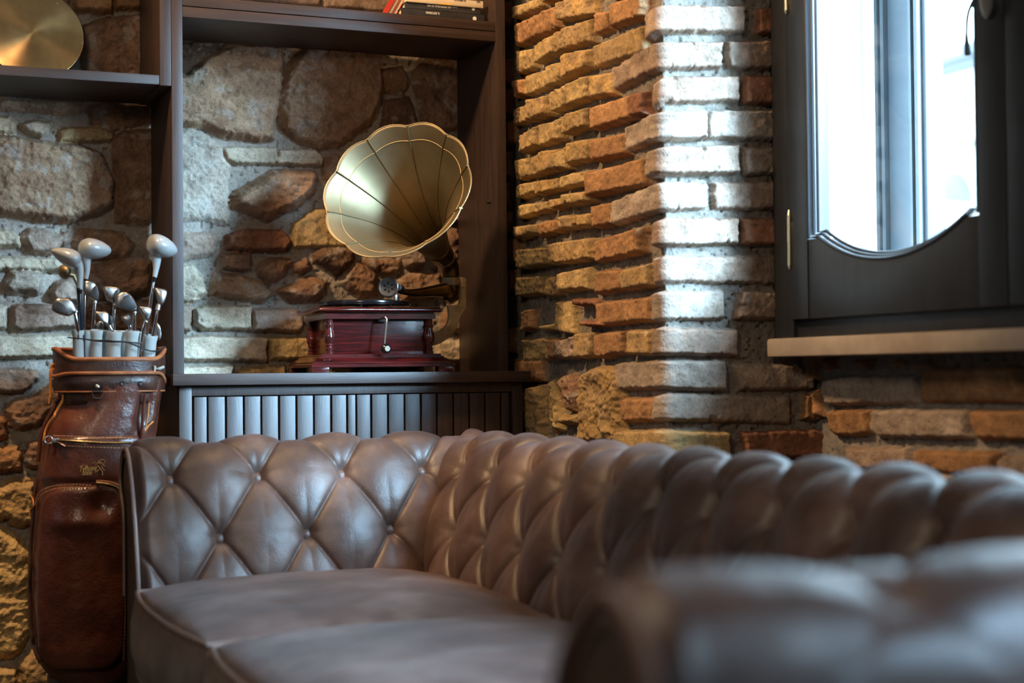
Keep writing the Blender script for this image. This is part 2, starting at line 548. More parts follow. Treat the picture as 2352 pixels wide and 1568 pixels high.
BS = [
    # bay behind the gramophone
    B(C4, 't', [(-40, 195), (60, 175), (160, 95), (270, 40), (495, 20), (495, 230), (470, 300), (455, 465), (390, 472), (230, 450), (130, 405), (-40, 400)], .040, .022, .02),
    B(C4, 'd', [(-40, 40), (230, 30), (150, 80), (60, 160), (-40, 180)], .02),
    B(PX, 't', [(645, 250), (652, 190), (672, 140), (705, 100), (872, 100), (885, 200), (860, 275), (785, 332), (735, 336), (700, 325), (655, 295)], .045, .028, .022),
    B(PX, 'b', [(868, 165), (925, 152), (942, 185), (925, 216), (885, 206)], .02),
    B(PX, 'b', [(950, 172), (975, 120), (1062, 118), (1062, 300), (975, 290)], .015),
    B(PX, 'd', [(885, 235), (940, 222), (962, 290), (940, 330), (880, 310)], .015),
    B(C4, 'g', [(-40, 435), (75, 428), (130, 440), (210, 490), (255, 590), (240, 690), (250, 780), (240, 850), (150, 825), (-40, 825)], .026, .02, .018),
    B(C4, 'p', [(230, 510), (270, 505), (462, 510), (462, 570), (390, 572), (280, 570), (245, 555)], .032, .010, .012),
    B(C4, 'p', [(478, 520), (640, 520), (668, 550), (668, 580), (600, 578), (470, 572)], .034, .010, .012),
    B(C4, 't', [(268, 730), (300, 700), (400, 640), (460, 605), (640, 610), (660, 640), (640, 700), (560, 770), (430, 830), (360, 800), (280, 770)], .045, .03, .02),
    B(C4, 'b', [(672, 560), (740, 545), (780, 600), (760, 640), (680, 655)], .015),
    B(C4, 'y', [(545, 850), (640, 790), (700, 790), (820, 800), (820, 950), (545, 950)], .022, .012, .014),
    B(C4, 'r', [(245, 905), (310, 880), (490, 880), (530, 930), (500, 968), (330, 970), (245, 958)], .036, .016, .02),
    B(C4, 'm', [(-40, 900), (180, 893), (200, 925), (170, 985), (50, 1005), (-40, 1000)], .015),
    B(C4, 'b', [(218, 990), (340, 985), (340, 1050), (290, 1058), (225, 1045)], .028, .012),
    B(C4, 'p', [(-40, 1040), (90, 1035), (125, 1080), (150, 1160), (90, 1200), (-40, 1190)], .032),
    B(C4, 't', [(175, 1165), (190, 1080), (290, 1075), (400, 1115), (455, 1165), (400, 1200), (300, 1185)], .036, .02, .015),
    B(C4, 'b', [(380, 1040), (440, 1005), (545, 1010), (500, 1080), (430, 1120), (395, 1080)], .04, .028, .02),
    B(C4, 'b', [(545, 1030), (600, 1010), (620, 1050), (560, 1075)], .025, .02),
    B(C4, 'd', [(640, 985), (680, 955), (825, 955), (815, 1030), (740, 1075), (650, 1010)], .04, .028, .02),
    B(C4, 'b', [(485, 1150), (620, 1090), (695, 1110), (690, 1160), (640, 1195), (540, 1200)], .04, .03, .02),
    B(C5, 'b', [(380, 950), (440, 870), (560, 960), (560, 1070), (470, 1080), (370, 1000)], .036, .025, .015),
    B(C5, 'b', [(480, 880), (690, 880), (680, 930), (600, 945), (490, 910)], .015),
    B(C5, 't', [(700, 985), (800, 940), (920, 955), (925, 1010), (900, 1070), (720, 1090)], .034, .02, .015),
    B(C5, 'm', [(730, 830), (820, 810), (830, 890), (740, 900)], .045, .01, .01),
    B(C5, 'b', [(955, 700), (1010, 690), (1035, 780), (1010, 860), (960, 800)], .015),
    B(C5, 't', [(935, 1190), (1035, 1100), (1045, 1270), (930, 1260)], .028),
    B(C5, 'p', [(905, 1335), (1045, 1335), (1045, 1440), (905, 1440)], .03, .01, .012),
    B(C5, 'd', [(905, 900), (1040, 880), (1040, 1060), (940, 1080)], .015),
    B(C4, 'm', [(-40, 1220), (75, 1220), (75, 1325), (-40, 1325)], .03, .011, .01),
    B(C4, 'p', [(100, 1235), (130, 1225), (345, 1225), (345, 1320), (140, 1320), (105, 1300)], .032, .011, .01),
    B(C4, 'm', [(360, 1240), (480, 1235), (580, 1250), (585, 1310), (560, 1330), (365, 1325)], .032, .012, .014),
    B(C4, 'p', [(-40, 1365), (150, 1358), (418, 1368), (415, 1462), (-40, 1458)], .034, .011, .01),
    B(C4, 'y', [(432, 1370), (640, 1368), (640, 1450), (440, 1455)], .03, .011, .012),
    B(C4, 'p', [(-40, 1495), (265, 1495), (240, 1570), (-40, 1570)], .034, .011, .01),
    B(C4, 'k', [(300, 1510), (500, 1490), (510, 1570), (290, 1570)], .03, .016, .02),
    # left of the upright
    B(C1, 'o', [(480, -40), (720, -40), (715, 65), (690, 70), (485, 55)], .034, .012, .012),
    B(C1, 'o', [(740, -40), (930, -40), (925, 45), (750, 40)], .034, .012, .012),
    B(C1, 'b', [(520, 170), (700, 110), (940, 90), (935, 520), (560, 520), (530, 330)], .03, .02, .022),
    B(C1, 'b', [(370, -40), (450, -40), (440, 20), (380, 15)], .015),
    B(C1, 't', [(-60, 640), (400, 650), (545, 680), (520, 715), (380, 725), (100, 700), (-60, 700)], .015),
    B(C1, 'p', [(-60, 755), (60, 750), (110, 790), (95, 850), (30, 855), (-60, 835)], .03, .014),
    B(C1, 'w', [(140, 800), (240, 780), (330, 790), (310, 840), (270, 870), (180, 840)], .032, .014, .018),
    B(C1, 'k', [(395, 840), (440, 820), (640, 820), (735, 850), (725, 890), (640, 905), (540, 895), (395, 900)], .034, .012, .02),
    B(C1, 'b', [(560, 690), (700, 660), (985, 680), (975, 780), (720, 830), (600, 790)], .015),
    B(C1, 't', [(-60, 860), (120, 880), (420, 920), (590, 950), (660, 980), (700, 1080), (740, 1160), (735, 1310), (640, 1370), (440, 1420), (240, 1405), (150, 1385), (-60, 1365)], .046, .026, .022),
    B(C1, 'b', [(740, 880), (800, 840), (1010, 830), (1010, 1400), (960, 1430), (760, 1420), (760, 1260), (745, 1050)], .034, .024, .02),
    B(C2, 'p', [(-60, 30), (40, 20), (140, 80), (145, 140), (60, 150), (-60, 145)], .032),
    B(C2, 'm', [(155, 80), (220, 20), (340, 20), (420, 60), (530, 40), (520, 110), (400, 190), (350, 195), (240, 190), (200, 130)], .036, .02, .015),
    B(C2, 'b', [(560, 100), (620, 20), (900, 40), (1010, 130), (960, 230), (840, 240), (700, 240), (580, 150)], .034, .02, .02),
    B(C2, 'p', [(-60, 230), (200, 235), (430, 245), (560, 290), (520, 330), (350, 325), (-60, 310)], .036, .013, .02),
    B(C2, 'g', [(40, 440), (90, 340), (200, 320), (300, 350), (310, 420), (290, 500), (210, 490), (120, 490), (60, 480)], .036, .02, .015),
    B(C2, 'm', [(390, 500), (440, 420), (600, 350), (650, 400), (640, 560), (560, 560), (440, 560)], .032),
    B(C2, 'b', [(650, 300), (1050, 230), (1150, 260), (1150, 480), (1000, 540), (760, 540), (660, 440)], .04, .028, .022),
    B(C2, 'w', [(-60, 600), (45, 605), (45, 755), (-60, 760)], .034, .012, .01),
    B(C2, 'm', [(105, 610), (130, 595), (560, 600), (560, 745), (380, 760), (150, 775), (110, 740)], .034, .012, .012),
    B(C2, 'r', [(600, 620), (760, 600), (760, 760), (610, 760)], .03, .012, .012),
    B(C2, 'b', [(780, 590), (1150, 560), (1150, 780), (780, 760)], .015),
    B(C2, 'p', [(-60, 820), (300, 825), (560, 815), (640, 830), (640, 950), (380, 970), (-60, 975)], .036, .012, .01),
    B(C2, 't', [(660, 840), (1150, 830), (1150, 960), (670, 960)], .03, .012, .01),
    B(C2, 'm', [(-60, 1070), (200, 1075), (290, 1090), (295, 1140), (180, 1230), (100, 1240), (-60, 1225)], .034, .014, .015),
    B(C2, 'b', [(50, 1390), (110, 1310), (300, 1260), (400, 1190), (460, 1200), (470, 1330), (350, 1420), (280, 1500), (160, 1520), (90, 1490)], .036, .02, .022),
    B(C2, 'o', [(-60, 1430), (30, 1440), (40, 1568), (-60, 1568)], .03, .014),
    B(CL, 'r', [(-60, -40), (35, -40), (38, 55), (0, 75), (-60, 72)], .03, .014),
    B(CL, 'o', [(-60, 140), (110, 130), (130, 170), (125, 250), (0, 272), (-60, 270)], .034, .014),
    B(CL, 'b', [(165, 180), (190, 100), (300, 90), (300, 250), (190, 245), (165, 215)], .03, .014),
    B(CL, 'k', [(-60, 400), (60, 330), (130, 330), (230, 330), (230, 600), (120, 610), (0, 570), (-60, 560)], .036, .03, .02),
    B(CL, 'y', [(-60, 600), (30, 630), (120, 690), (180, 770), (200, 900), (200, 1250), (130, 1380), (60, 1430), (-60, 1420)], .040, .035, .022),
    B(CL, 'y', [(-60, 1490), (100, 1490), (110, 1600), (-60, 1600)], .04, .02, .015),
    B(CL, 'k', [(130, 1460), (210, 1385), (300, 1440), (340, 1530), (300, 1600), (130, 1600)], .04, .02, .015),
]
ST = .0026
sx = np.arange(-.46, 1.665, ST); zz = np.arange(.05, 2.06, ST)
S, Z = np.meshgrid(sx, zz)
_, _, occ = relief(S[::4, ::4], Z[::4, ::4], BS, 5)
big = np.repeat(np.repeat(occ, 4, 0), 4, 1)[:S.shape[0], :S.shape[1]]
BS += fill_rows(S, Z, big, 3, 'otmk', H=.024)
h, c, _ = relief(S, Z, BS, 5, grow=.006)
V = np.stack([S, YB - h, Z], -1).reshape(-1, 3)
c4 = np.concatenate([c.reshape(-1, 3), np.ones((c.shape[0] * c.shape[1], 1))], 1)
o = link('wall_back', mesh_data('wall_back', V, grid_faces(*S.shape), True, c4), M_STONE, None, (0.85, YB, 0))
tag(o, kind='structure')

# ------------------------------------------------------------------ brick return and pillar beside the shelves
XR, YP, XW = 1.66, 3.07, 2.05
LRET = YB + .03 - YP
def sP(p, face):
    if face == 'r': return (YB + .03 - p.y, p.z)
    return (LRET + p.x - XR, p.z)

def ret(q, Hh):
    x0, t0, b0, x1, t1, b1 = q
    return [(x0, t0), (x1, t1), (x1, b1), (x0, b0)]

RS = []
def shrink(P, a, b):
    cx_ = sum(p[0] for p in P) / len(P); cz = sum(p[1] for p in P) / len(P)
    return [(x - math.copysign(a, x - cx_), z - math.copysign(b, z - cz)) for x, z in P]
def rbrick(c, key, q, H=.03, edge=.010, rough=.008):
    pts = crop(c, ret(q, H))
    P = shrink([sP(atX(px, py, XR - H * .85), 'r') for px, py in pts], .0035, -.0015)
    RS.append((P, H, key, edge, rough))

def wbrick(c, key, q, f, H=.024, edge=.009, rough=.007):
    """brick that turns the pillar corner: q on the return, f = (x1, t0, b0, t1, b1) on the front"""
    pts = crop(c, ret(q, H))
    P = [sP(atX(px, py, XR - H * .85), 'r') for px, py in pts]
    sc_ = LRET + .03
    x1, t0, b0, t1, b1 = f
    g = [sP(atY(px, py, YP - H * .85), 'f') for px, py in crop(c, [(x1, t1), (x1, b1)])]
    zt = atY(*crop(c, [(q[3], t0)])[0], YP - H * .85).z; zb = atY(*crop(c, [(q[3], b0)])[0], YP - H * .85).z
    P = [P[0], (LRET, (P[1][1] + zt) / 2), g[0], g[1], (LRET, (P[2][1] + zb) / 2), P[3]]
    RS.append((P, H, key, edge, rough))

def fbrick(c, key, pts, H=.022, edge=.009, rough=.007):
    P = [sP(atY(px, py, YP - H * .85), 'f') for px, py in crop(c, pts)]
    RS.append((P, H, key, edge, rough))

H1 = dict(H=.034, edge=.008, rough=.011)
for q, k in [((45, 40, 125, 215, -20, 35), 'y'), ((330, 15, 135, 555, -70, 85), 'k'), ((225, -60, 20, 330, -90, -10), 'k'),
             ((55, 160, 300, 190, 95, 235), 'o'), ((170, 100, 240, 330, 30, 175), 'o'),
             ((55, 325, 475, 165, 310, 430), 'y'), ((185, 290, 415, 308, 210, 335), 'y'), ((310, 205, 335, 530, 115, 265), 'k'),
             ((45, 515, 630, 110, 505, 600), 'o'), ((100, 480, 615, 240, 445, 565), 'y'), ((235, 420, 565, 370, 385, 500), 'y'), ((365, 350, 505, 535, 310, 430), 'k'),
             ((45, 700, 810, 165, 650, 760), 'y'), ((160, 640, 780, 275, 610, 730), 'k'), ((285, 600, 725, 540, 480, 625), 'y'),
             ((100, 870, 985, 205, 810, 930), 'k'), ((205, 800, 940, 360, 760, 890), 'y'), ((370, 745, 870, 530, 690, 810), 'k'),
             ((60, 1030, 1165, 142, 1010, 1130), 'y'), ((142, 1010, 1140, 215, 985, 1120), 'k'), ((215, 980, 1120, 318, 955, 1090), 'k'), ((305, 990, 1085, 390, 940, 1080), 'y'), ((385, 920, 1060, 535, 885, 1020), 'k'),
             ((62, 1190, 1280, 180, 1160, 1230), 'y'), ((180, 1165, 1255, 335, 1140, 1215), 'k'), ((345, 1130, 1220, 530, 1090, 1170), 'y'),
             ((75, 1320, 1405, 265, 1290, 1345), 'y'), ((280, 1280, 1350, 370, 1270, 1320), 'k'), ((370, 1245, 1325, 545, 1225, 1290), 'y'),
             ((75, 1455, 1535, 185, 1440, 1500), 'y'), ((195, 1430, 1525, 345, 1405, 1480), 'o'), ((350, 1390, 1475, 550, 1370, 1450), 'k')]:
    rbrick(C7, k, q, **H1)
for q, k in [((80, 95, 235, 300, 85, 200), 'y'), ((300, 60, 205, 425, 35, 180), 'k'), ((420, 40, 195, 595, 20, 160), 'k'),
             ((85, 290, 425, 255, 275, 405), 'y'), ((268, 290, 425, 360, 275, 415), 'k'), ((370, 265, 390, 560, 215, 370), 'y'),
             ((95, 525, 665, 175, 510, 640), 'o'), ((340, 460, 670, 450, 455, 680), 'y'), ((225, 622, 658, 320, 620, 655), 'y'), ((465, 440, 485, 620, 450, 485), 'r'), ((515, 595, 630, 680, 600, 630), 'r'),
             ((95, 720, 870, 300, 715, 860), 'y'), ((300, 718, 862, 372, 718, 842), 'o'), ((345, 730, 860, 480, 700, 850), 'm'), ((480, 680, 850, 590, 675, 840), 'k')]:
    rbrick(C8, k, q, **H1)
for pts, k in [([(140, 1050), (220, 1040), (240, 1430), (150, 1430)], 'k'), ([(285, 1010), (310, 1000), (350, 1150), (350, 1350), (290, 1370)], 'y'),
               ([(350, 980), (430, 960), (490, 1100), (470, 1230), (390, 1210)], 'b'), ([(355, 1250), (495, 1245), (495, 1310), (360, 1310)], 'k'),
               ([(505, 960), (580, 920), (740, 905), (770, 1000), (780, 1440), (505, 1440)], 'k')]:
    P = [sP(atX(px, py, XR - .03), 'r') for px, py in crop(C8, pts)]
    RS.append((P, .036, k, .02, .03))
for q, k in [((553, 85, 230, 655, 70, 185), 'o'), ((660, 20, 180, 890, -40, 105), 'o'), ((545, 290, 435, 895, 155, 330), 'k'),
             ((550, 490, 630, 685, 455, 605), 'k'), ((540, 690, 840, 810, 605, 760), 'o'), ((815, 605, 755, 905, 580, 735), 'r'),
             ((555, 895, 1040, 765, 850, 990), 'o'), ((540, 1110, 1265, 890, 1010, 1190), 'o'), ((555, 1320, 1465, 694, 1295, 1440), 'o'),
             ((555, 1545, 1690, 880, 1455, 1620), 'o')]:
    rbrick(C7, k, q, H=.03)
for q, k in [((605, 250, 410, 815, 230, 380), 'o'), ((805, 240, 385, 1000, 190, 350), 'k'), ((615, 470, 630, 995, 420, 590), 'o'),
             ((610, 680, 850, 828, 660, 820), 'o'), ((834, 660, 830, 1000, 655, 825), 'k'), ((790, 1130, 1290, 1010, 1130, 1290), 'o')]:
    rbrick(C8, k, q, H=.03)
for q, f, k in [((905, 100, 265, 1015, 25, 190), (1540, 12, 185, 35, 192), 'm'), ((680, 435, 580, 1030, 255, 420), (1390, 250, 420, 272, 428), 'm'),
                ((935, 560, 705, 1035, 480, 645), (1492, 475, 645, 488, 640), 'm'), ((760, 820, 970, 1025, 715, 880), (1280, 710, 880, 715, 885), 'f'),
                ((920, 1000, 1150, 1030, 945, 1110), (1492, 930, 1110, 930, 1105), 'm'), ((698, 1290, 1440, 1035, 1170, 1345), (1300, 1165, 1340, 1180, 1330), 'f'),
                ((945, 1440, 1590, 1045, 1400, 1570), (1492, 1395, 1570, 1405, 1560), 'm')]:
    wbrick(C7, k, q, f)
for q, f, k in [((1015, 165, 345, 1118, 145, 315), (1885, 140, 315, 148, 325), 'm'), ((1005, 410, 590, 1123, 392, 580), (1520, 388, 575, 390, 572), 'f'),
                ((1015, 655, 825, 1125, 643, 818), (1610, 640, 820, 655, 835), 'm'), ((760, 890, 1060, 1120, 875, 1055), (1532, 872, 1060, 880, 1072), 'f'),
                ((1020, 1120, 1280, 1135, 1110, 1275), (1985, 1105, 1275, 1125, 1300), 'f'), ((770, 1365, 1560, 1140, 1358, 1560), (1540, 1358, 1560, 1370, 1560), 'y')]:
    wbrick(C8, k, q, f)
for c_, k, pts in [(C7, 'r', [(1630, 55), (1735, 45), (1735, 205), (1625, 205)]), (C7, 'm', [(1432, 268), (1715, 262), (1710, 430), (1440, 425)]),
                   (C7, 'r', [(1545, 488), (1735, 490), (1735, 660), (1540, 655)]), (C7, 'f', [(1305, 712), (1730, 712), (1725, 888), (1310, 880)]),
                   (C7, 'f', [(1540, 950), (1740, 950), (1735, 1110), (1545, 1112)]), (C7, 'm', [(1345, 1175), (1740, 1172), (1735, 1335), (1352, 1335)]),
                   (C7, 'r', [(1522, 1412), (1750, 1408), (1750, 1570), (1530, 1565)]), (C8, 'm', [(1640, 390), (1885, 395), (1885, 570), (1605, 572)]),
                   (C3, 'f', [(165, 200), (240, 185), (640, 195), (760, 240), (760, 365), (350, 370), (205, 375)]),
                   (C3, 'o', [(690, 420), (795, 420), (850, 610), (680, 595)]), (C3, 'r', [(200, 700), (870, 690), (880, 890), (250, 885)])]:
    fbrick(c_, k, pts)

# path round the corner with a small radius
rc = .010
path = [(XR, YB + .03 - t) for t in np.linspace(0, LRET - rc, 60)]
path += [(XR + rc - rc * math.cos(a), YP + rc - rc * math.sin(a)) for a in np.linspace(0, PI / 2, 8)[1:]]
path += [(XR + rc + t, YP) for t in np.linspace(0, XW + .03 - XR - rc, 40)[1:]]
path = np.array(path)
seg = np.hypot(*np.diff(path, axis=0).T)
arc = np.concatenate([[0], np.cumsum(seg)])
tn = np.gradient(path, axis=0); tn /= np.linalg.norm(tn, axis=1)[:, None]
nrm = np.stack([tn[:, 1], -tn[:, 0]], 1)      # left wall: (0,-1) -> (-1,0)
ss = np.arange(.10, arc[-1], .0024); z2 = np.arange(.35, 2.06, .0024)
S, Z = np.meshgrid(ss, z2)
_, _, occ = relief(S[::4, ::4], Z[::4, ::4], RS, 8)
big = np.repeat(np.repeat(occ, 4, 0), 4, 1)[:S.shape[0], :S.shape[1]]
RS2 = RS + fill_rows(S, Z, big, 9, 'okor', H=.024)
h, c, _ = relief(S, Z, RS2, 8, np.array((.22, .19, .16)), .0035)
bx = np.interp(S, arc, path[:, 0]); by = np.interp(S, arc, path[:, 1])
nx = np.interp(S, arc, nrm[:, 0]); ny = np.interp(S, arc, nrm[:, 1])
V = np.stack([bx + nx * h, by + ny * h, Z], -1)
keep = ~((Z > .905) & (bx > 1.945))
c4 = np.concatenate([c.reshape(-1, 3), np.ones((c.shape[0] * c.shape[1], 1))], 1)
o = link('wall_return', mesh_data('wall_return', V.reshape(-1, 3), grid_faces(*S.shape, keep), True, c4), M_STONE, None, (XR, 3.5, 0))
tag(o, kind='structure')

# ------------------------------------------------------------------ wall under the window
WS = []
def ub(key, pts, H=.022, edge=.010, rough=.008):
    WS.append(([(YP - atX(px, py, XW - H * .85).y, atX(px, py, XW - H * .85).z) for px, py in crop(C3, pts)], H, key, edge, rough))
ub('f', [(830, 310), (1000, 275), (1480, 270), (1500, 300), (1495, 470), (1450, 480), (870, 490), (835, 440)])
ub('o', [(1545, 240), (1620, 225), (2270, 225), (2300, 400), (2290, 470), (1540, 470)])
ub('o', [(850, 545), (1155, 535), (1160, 710), (1000, 730), (880, 720)])
ub('f', [(1180, 540), (1900, 530), (1915, 740), (1700, 740), (1240, 735), (1185, 690)])
ub('o', [(1930, 545), (2500, 540), (2500, 770), (1970, 745)])
ub('m', [(990, 820), (1430, 830), (1450, 960), (1080, 990), (1020, 900)])
ub('o', [(1480, 845), (2130, 860), (2120, 1050), (1500, 980)])
ub('m', [(2150, 890), (2500, 890), (2500, 1060), (2140, 1050)])
for k, pts in [('y', [(1330, 175), (1390, 160), (1410, 200), (1340, 210)]), ('o', [(1030, 160), (1170, 160), (1140, 220), (1090, 200)]),
               ('m', [(1470, 205), (1590, 160), (1620, 215), (1500, 230)]), ('r', [(800, 150), (890, 150), (890, 215), (800, 215)])]:
    ub(k, pts, .02, .01, .02)
s3 = np.arange(-.01, 1.9, .0032); z3 = np.arange(.35, .90, .0032)
S, Z = np.meshgrid(s3, z3)
_, _, occ = relief(S[::4, ::4], Z[::4, ::4], WS, 15)
big = np.repeat(np.repeat(occ, 4, 0), 4, 1)[:S.shape[0], :S.shape[1]]
WS += fill_rows(S, Z, big, 12, 'okmo', H=.02)
h, c, _ = relief(S, Z, WS, 15, np.array((.24, .215, .19)))
V = np.stack([XW - h, YP - S, Z], -1)
c4 = np.concatenate([c.reshape(-1, 3), np.ones((c.shape[0] * c.shape[1], 1))], 1)
o = link('wall_right', mesh_data('wall_right', V.reshape(-1, 3), grid_faces(*S.shape), True, c4), M_STONE, None, (XW, 2.2, 0))
tag(o, kind='structure')

# ------------------------------------------------------------------ plain shell of the room
WX0, WX1 = 1.95, 2.46            # inner and outer face of the window wall
WY0, WY1, WZ0, WZ1 = 1.46, 3.05, .912, 2.30
XL, YF, HC = -3.0, -2.6, 2.85
def shell(name, mat, *boxes):
    mb = MB()
    for b in boxes: mb.box(*b)
    return tag(mb.build(name, mat, smooth=False), kind='structure')
shell('floor', M_FLOOR, (XL - .2, WX1, YF - .2, YB + .3, -.1, 0))
shell('ceiling', M_CEIL, (XL - .2, WX1, YF - .2, YB + .3, HC, HC + .1))
shell('wall_back_upper', M_ROOM, (XL - .2, WX1, YB + .05, YB + .3, 0, HC), (XL, -.455, YB - .01, YB + .06, 0, HC), (-.46, XR + .1, YB - .01, YB + .06, 2.055, HC), (-.46, XR + .1, YB - .01, YB + .06, 0, .055))
shell('wall_right_upper', M_ROOM, (XW + .06, WX1, 1.0, 3.3, 0, .87), (WX0, WX1, 1.40, 3.6, WZ1, HC), (XR, XR + .5, YP, 4.2, 2.055, HC), (XR + .02, XR + .4, YP + .02, 4.2, 0, .36))
mb = MB()
mb.prism([(WX0, 1.44), (WX1, .57), (WX1, -.30), (WX0, .55)], 'z', 0, HC)
mb.prism([(WX0, -1.15), (WX1, -1.9), (WX1, YF), (WX0, YF)], 'z', 0, HC)
mb.box(WX0, WX1, -2.0, .4, 0, .95); mb.box(WX0, WX1, -2.0, .56, 1.75, HC)
tag(mb.build('wall_right_pier', M_ROOM, smooth=False), kind='structure')
mb = MB()
mb.prism([(XR + .06, YB + .2), (XR + .06, YP + .06), (1.945, YP + .06), (1.965, 3.035), (2.0, 3.02), (WX1 - .02, 3.36), (WX1 - .02, YB + .2)], 'z', .885, HC)
mb.box(XR + .06, WX1 - .02, YP + .06, YB + .2, .02, .885)
tag(mb.build('window_reveal', M_PLASTER, smooth=False), kind='structure')
# left wall and front wall each with a window opening that lights the room
LW = (1.9, 2.3, 1.7, 2.3)
shell('wall_left', M_ROOM, (XL - .2, XL, YF, LW[0], 0, HC), (XL - .2, XL, LW[1], YB + .3, 0, HC), (XL - .2, XL, LW[0], LW[1], 0, LW[2]), (XL - .2, XL, LW[0], LW[1], LW[3], HC))
shell('wall_front', M_ROOM, (XL, WX1, YF - .2, YF, 0, HC))
mb = MB()
for a, b_ in ((LW[0], LW[0] + .07), (LW[1] - .07, LW[1]), ((LW[0] + LW[1]) / 2 - .05, (LW[0] + LW[1]) / 2 + .05)): mb.box(XL - .12, XL - .06, a, b_, LW[2], LW[3], .006)
for a, b_ in ((LW[2], LW[2] + .07), (LW[3] - .07, LW[3])): mb.box(XL - .12, XL - .06, LW[0], LW[1], a, b_, .006)
tag(mb.build('window_2', M_WINWOOD, smooth=False), kind='structure')
RWN = MB()  # unseen window added near the camera to bring light onto the sofa
for a, b_ in ((-1.15, -1.07), (-.33, -.25), (.47, .548)): RWN.box(WX0, WX0 + .06, a, b_, .95, 1.748, .006)
for a, b_ in ((.95, 1.01), (1.69, 1.748)): RWN.box(WX0, WX0 + .06, -1.15, .548, a, b_, .006)
tag(RWN.build('added_light_window', M_WINWOOD, smooth=False), kind='structure')

# ------------------------------------------------------------------ window in the right wall
def glass_mat():
    M = bpy.data.materials.new('window glass'); M.use_nodes = True
    nt = M.node_tree; nt.nodes.clear()
    out = nt.nodes.new('ShaderNodeOutputMaterial'); mx = nt.nodes.new('ShaderNodeMixShader')
    tr = nt.nodes.new('ShaderNodeBsdfTransparent'); gl = nt.nodes.new('ShaderNodeBsdfGlossy')
    gl.inputs['Roughness'].default_value = .02
    tr.inputs['Color'].default_value = (.94, .97, .97, 1)
    lw = nt.nodes.new('ShaderNodeLayerWeight'); lw.inputs['Blend'].default_value = .5
    pw = nt.nodes.new('ShaderNodeMath'); pw.operation = 'POWER'; pw.inputs[1].default_value = 4
    nt.links.new(lw.outputs['Facing'], pw.inputs[0])
    ma = nt.nodes.new('ShaderNodeMath'); ma.operation = 'MULTIPLY_ADD'; ma.inputs[1].default_value = .6; ma.inputs[2].default_value = .03
    nt.links.new(pw.outputs[0], ma.inputs[0]); nt.links.new(ma.outputs[0], mx.inputs[0]); nt.links.new(tr.outputs[0], mx.inputs[1]); nt.links.new(gl.outputs[0], mx.inputs[2])
    nt.links.new(mx.outputs[0], out.inputs['Surface'])
    return M
M_GLASS = glass_mat()
XF = 1.93                      # inner face of the frame
W = empty('window_1', (XF, 2.3, .912), kind='structure')
fr = MB()
fr.box(XF, XF + .075, 2.972, WY1, .912, WZ1, .004)
fr.box(XF, XF + .075, WY0, WY0 + .075, .912, WZ1, .004)
fr.box(XF + .012, XF + .075, WY0, WY1, .912, .972, .004)
fr.box(XF + .004, XF + .075, WY0, WY1, WZ1 - .06, WZ1, .004)
fr.build('window_frame', M_WINWOOD, W, sharp=30)


def casement(ya, yb, hinge):
    """opening frame between ya < yb with a scooped bottom rail; glass from ya+.085 to yb-.078"""
    ga, gb = ya + .079, yb - .078
    zb, zsh, zmid = .954, 1.127, 1.063
    za, zt = zb, WZ1 - .05
    c0, c1 = ga + .035, gb - .036
    cm = (c0 + c1) / 2; half = (c1 - c0) / 2; sag = zsh - zmid
    Rr = (half * half + sag * sag) / (2 * sag)
    arc_ = []
    for k in range(25):
        y = c0 + (c1 - c0) * k / 24
        arc_.append((y, zmid + Rr - math.sqrt(Rr * Rr - (y - cm) ** 2)))
    root = MB()
    x0, x1 = XF - .012, XF + .05
    root.box(x0, x1, ya, ga, za, zt, .004)
    root.box(x0, x1, gb, yb, za, zt, .004)
    root.box(x0 + .001, x1, ga - .001, gb + .001, zt - .085, zt, .003)
    c = root.build('casement', M_WINWOOD, W, sharp=30)
    rail = MB()
    rail.prism([(ga + .0005, za), (gb - .0005, za), (gb - .0005, zsh)] + arc_[::-1] + [(ga + .0005, zsh)], 'x', x0 + .002, x1, .003)
    rail.build('bottom_rail', M_WINWOOD, c, sharp=30)
    bead = MB()
    def outline(d):
        pts = [(gb - d, zt - .085 - d), (gb - d, zsh + d)]
        pts += [(cm + (y - cm) * (1 - d / half * .6), z + d) for y, z in arc_[::-1]]
        pts += [(ga + d, zsh + d), (ga + d, zt - .085 - d)]
        return pts
    for d, x, r in ((.003, x0 + .003, .0040), (.009, x0 + .012, .0040), (.015, x0 + .020, .0042)):
        bead.tube([(x, y, z) for y, z in outline(d)], r, 8, closed=True)
    bead.build('glazing_bead', M_WINWOOD, c)
    g = MB()
    pts = outline(.010)
    g.prism(pts, 'x', x0 + .025, x0 + .029)
    g.build('glass_pane', M_GLASS, c, smooth=False)
    return c


cA = casement(2.252, 2.972, 1)
cB = casement(1.536, 2.250, -1)
for z in (1.086, 1.655):
    hb = MB(); HY = atX(1814, 565, XF - .014).y
    hb.tube([(XF - .014, HY, z - .012), (XF - .014, HY, z + .10)], .0058, 12)
    hb.tube([(XF - .014, HY, z + .10), (XF - .014, HY, z + .112)], [.0058, .003], 12)
    hb.tube([(XF - .014, HY, z - .012), (XF - .014, HY, z - .02)], [.0058, .003], 12)
    hb.box(XF - .014, XF - .002, HY - .006, HY + .006, z, z + .085, .002)
    hb.build('hinge', simple('polished pale brass', (.72, .62, .42), rough=.25, metal=1), W)
